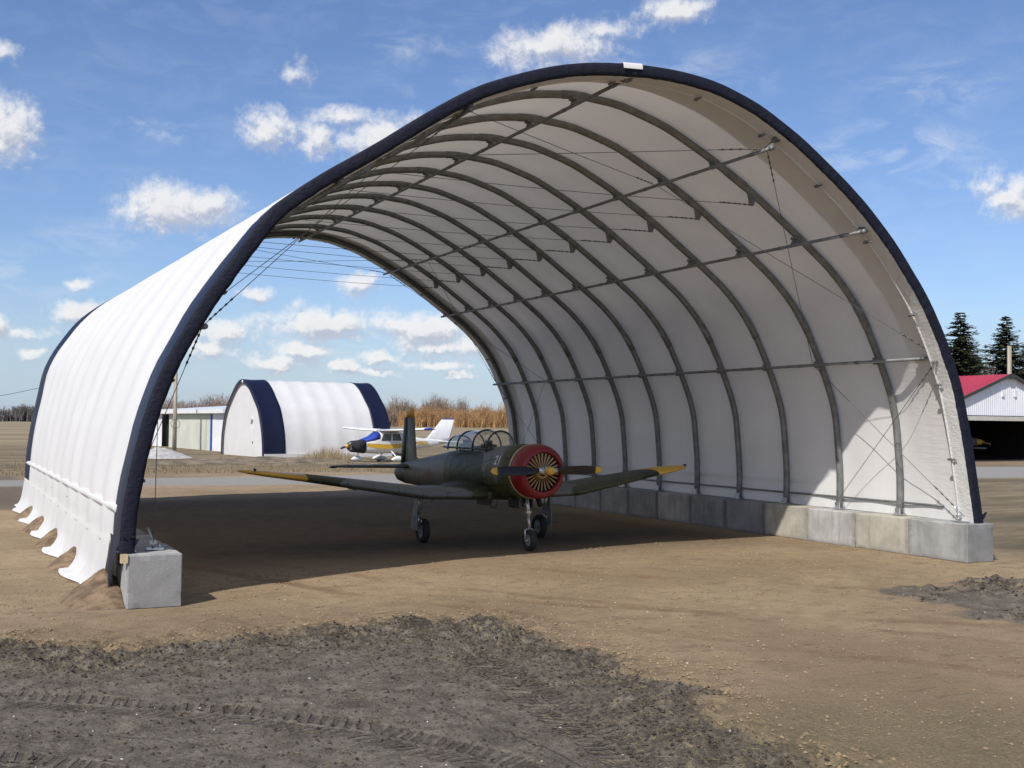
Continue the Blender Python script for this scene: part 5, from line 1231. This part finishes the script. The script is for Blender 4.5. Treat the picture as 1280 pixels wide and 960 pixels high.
def thicket(name, P0, P1, depth, h0, h1, n, mat, seed, humps=None, w=.10):
    """leafless brush seen as one mass: upright forked wisps"""
    r = np.random.default_rng(seed); V = []; F = []; P0 = np.array(P0); P1 = np.array(P1); d = (P1 - P0); Ld = np.hypot(*d); pn = np.array([-d[1], d[0]]) / Ld
    ncl = max(8, int(Ld / (h1 * .55))); cl_u = r.random(ncl * 3); cl_w = r.uniform(0, depth, ncl * 3); cl_h = r.uniform(.62, 1.12, ncl * 3); RC = h1 * .55
    for i in range(n):
        k_ = r.integers(0, ncl * 3); q_ = r.random() ** .6; a_ = r.uniform(0, 6.28)
        u = min(1, max(0, cl_u[k_] + math.cos(a_) * q_ * RC / Ld)); c = P0 + d * u + pn * (cl_w[k_] + math.sin(a_) * q_ * RC); dome = cl_h[k_] * (1 - .5 * q_ ** 2.2)
        hh = h0 + (h1 - h0) * (0.6 * vnoise(np.array([u * Ld / 14.0]), np.array([seed * 1.0]), 5)[0] + .4 * r.random())
        hh *= dome * 1.12
        if humps: hh *= np.interp(u, humps[0], humps[1])
        for k in range(3):
            a = r.uniform(0, 6.28); ln = r.uniform(-.26, .26) * hh; q = r.uniform(.55, 1.0) * hh; ww = w * r.uniform(.5, 1.3)
            o = len(V); x0, y0 = c + r.uniform(-.5, .5, 2); ca, sa = math.cos(a) * ww, math.sin(a) * ww; zb = 0 if k < 2 else hh * r.uniform(.2, .5)
            V += [(x0 - ca, y0 - sa, zb), (x0 + ca, y0 + sa, zb), (x0 + ln + ca * .2, y0 + ln * .5, q), (x0 + ln - ca * .2, y0 + ln * .5, q)]; F.append((o, o + 1, o + 2, o + 3))
            for g in range(6):
                t0 = r.uniform(.3, .98); bx_, by_, bz = x0 + ln * t0, y0 + ln * .5 * t0, q * t0; l2 = r.uniform(.06, .20) * hh; aa = r.uniform(0, 6.28); o = len(V)
                V += [(bx_, by_, bz), (bx_ + ww * .9, by_, bz), (bx_ + math.cos(aa) * l2 * 1.1, by_ + math.sin(aa) * l2 * 1.1, bz + l2 * r.uniform(.2, 1))]; F.append((o, o + 1, o + 2))
    me_ = bpy.data.meshes.new(name); me_.from_pydata(V, [], F); me_.materials.append(mat); o = link(name, me_); o['kind'] = 'stuff'; return o
MT['willow'] = leaf_mat('willow_brush', (0.24, 0.135, 0.07), (0.60, 0.37, 0.17), .9, .09)
MT['willow_grey'] = leaf_mat('grey_brush', (0.17, 0.13, 0.10), (0.42, 0.32, 0.24), .9, .08)
MT['far_pink'] = leaf_mat('far_bare_wood', (0.20, 0.15, 0.13), (0.40, 0.30, 0.25), .9, .03)
MT['far_dark'] = leaf_mat('far_dark_wood', (0.12, 0.11, 0.105), (0.22, 0.20, 0.18), .9, .03)
thicket('willow_thicket', (212, 545), (318, 521), 34, 11.5, 16.0, 6000, MT['willow'], 3, ([0, .12, .3, .42, .55, .66, .75, .9, 1], [.72, .82, .74, .9, .86, 1.1, 1.08, .85, .5]), .17)
thicket('brush_thicket', (150, 590), (260, 575), 24, 12, 17, 4000, MT['willow_grey'], 5, None, .19)
thicket('distant_wood', (30, 285), (75, 290), 14, 7.5, 10.5, 2600, MT['far_pink'], 6, None, .12)
thicket('distant_wood', (-110, 1010), (90, 980), 30, 10, 16, 4000, MT['far_dark'], 7, None, .5)
thicket('distant_wood', (300, 560), (600, 470), 30, 8, 14, 4000, MT['far_dark'], 8, None, .4)
for i, (x, y, h, lb) in enumerate(((236, 575, 24, 'tall leafless tree rising left of the middle of the orange willow brush'), (279, 556, 25, 'tall leafless tree rising above the brightest orange willow brush'))):
    t = thing('bare_tree', lb, 'tree', (x, y, 0)); bare_tree(h, 8 + i, .5, thick=.012).build('branches', MT['willow_grey'], t, False)
fh = thing('farmhouse', 'tiny far farmhouse with grey roof at the right end of the willow brush', 'house', (311, 508, 0), -.45)
m = MB(); m.box((0, 0, 1.7), (14, 7, 3.4)); m.build('wall', MT['white_sheet'], fh)
m = MB(); m.add([(-7.5, -4, 3.3), (7.5, -4, 3.3), (7.5, 0, 5.8), (-7.5, 0, 5.8), (7.5, 4, 3.3), (-7.5, 4, 3.3)], [(0, 1, 2, 3), (3, 2, 4, 5), (0, 3, 5), (1, 4, 2), (0, 5, 4, 1)]); m.build('roof', MT['gear_grey'], fh)
for x in (-3.8, 3.4):
    m = MB(); m.box((x, -3.53, 1.9), (1.9, .08, 1.4)); m.build('window', MT['win_dark'], fh)

# gravel heap and dry grass near the shed
MT['gravel_pile'] = pmat('pale_gravel_pile', (0.46, 0.44, 0.42), 0.9, 0, .2, 2, .8, 8)
o = mound(3.0, 65.5, 2.3, 2.6, .75, 31).build('gravel_heap', MT['gravel_pile']); tag(o, 'low pale gravel heap in front of the pale green shed', 'gravel heap')
MT['bank'] = pmat('grassy_bank', (0.20, 0.155, 0.10), 0.95, 0, .35, 1.2, .8, 6)
m = mound(7.5, 54.5, 8.5, 3.2, .38, 41); o = m.build('earth_bank', MT['bank']); o['kind'] = 'structure'
m = mound(16.5, 50.6, 5.0, 1.2, .22, 43); o = m.build('earth_bank', MT['bank']); o['kind'] = 'structure'
r = np.random.default_rng(9); V = []; F = []
for i in range(900):
    x, y = r.normal(13.2, 1.3), r.normal(59.0, .5); hh = r.uniform(.4, 1.1) * math.exp(-((x - 13.2) / 2) ** 2); a = r.uniform(0, 6.28); o = len(V)
    V += [(x, y, 0), (x + .03, y, 0), (x + math.cos(a) * .3 * hh, y + math.sin(a) * .3 * hh, hh)]; F.append((o, o + 1, o + 2))
me_ = bpy.data.meshes.new('tall_dry_grass'); me_.from_pydata(V, [], F); me_.materials.append(leaf_mat('tall_dry_grass', (0.25, .19, .11), (.5, .4, .25), .9, 2)); o = link('tall_dry_grass', me_); o['kind'] = 'stuff'
for k in range(14):
    x = 3 + k * .9 + r.uniform(-.3, .3)
V = []; F = []
for i in range(7000):
    x = r.uniform(-14, 30); y = 41 + r.exponential(6); hh = r.uniform(.05, .22); a = r.uniform(0, 6.28); o = len(V)
    V += [(x, y, 0), (x + .03, y, 0), (x + math.cos(a) * .5 * hh, y + math.sin(a) * .5 * hh, hh)]; F.append((o, o + 1, o + 2))
me_ = bpy.data.meshes.new('winter_grass'); me_.from_pydata(V, [], F); me_.materials.append(leaf_mat('winter_grass', (0.15, .115, .07), (.38, .30, .18), .9, 2)); o = link('winter_grass', me_); o['kind'] = 'stuff'
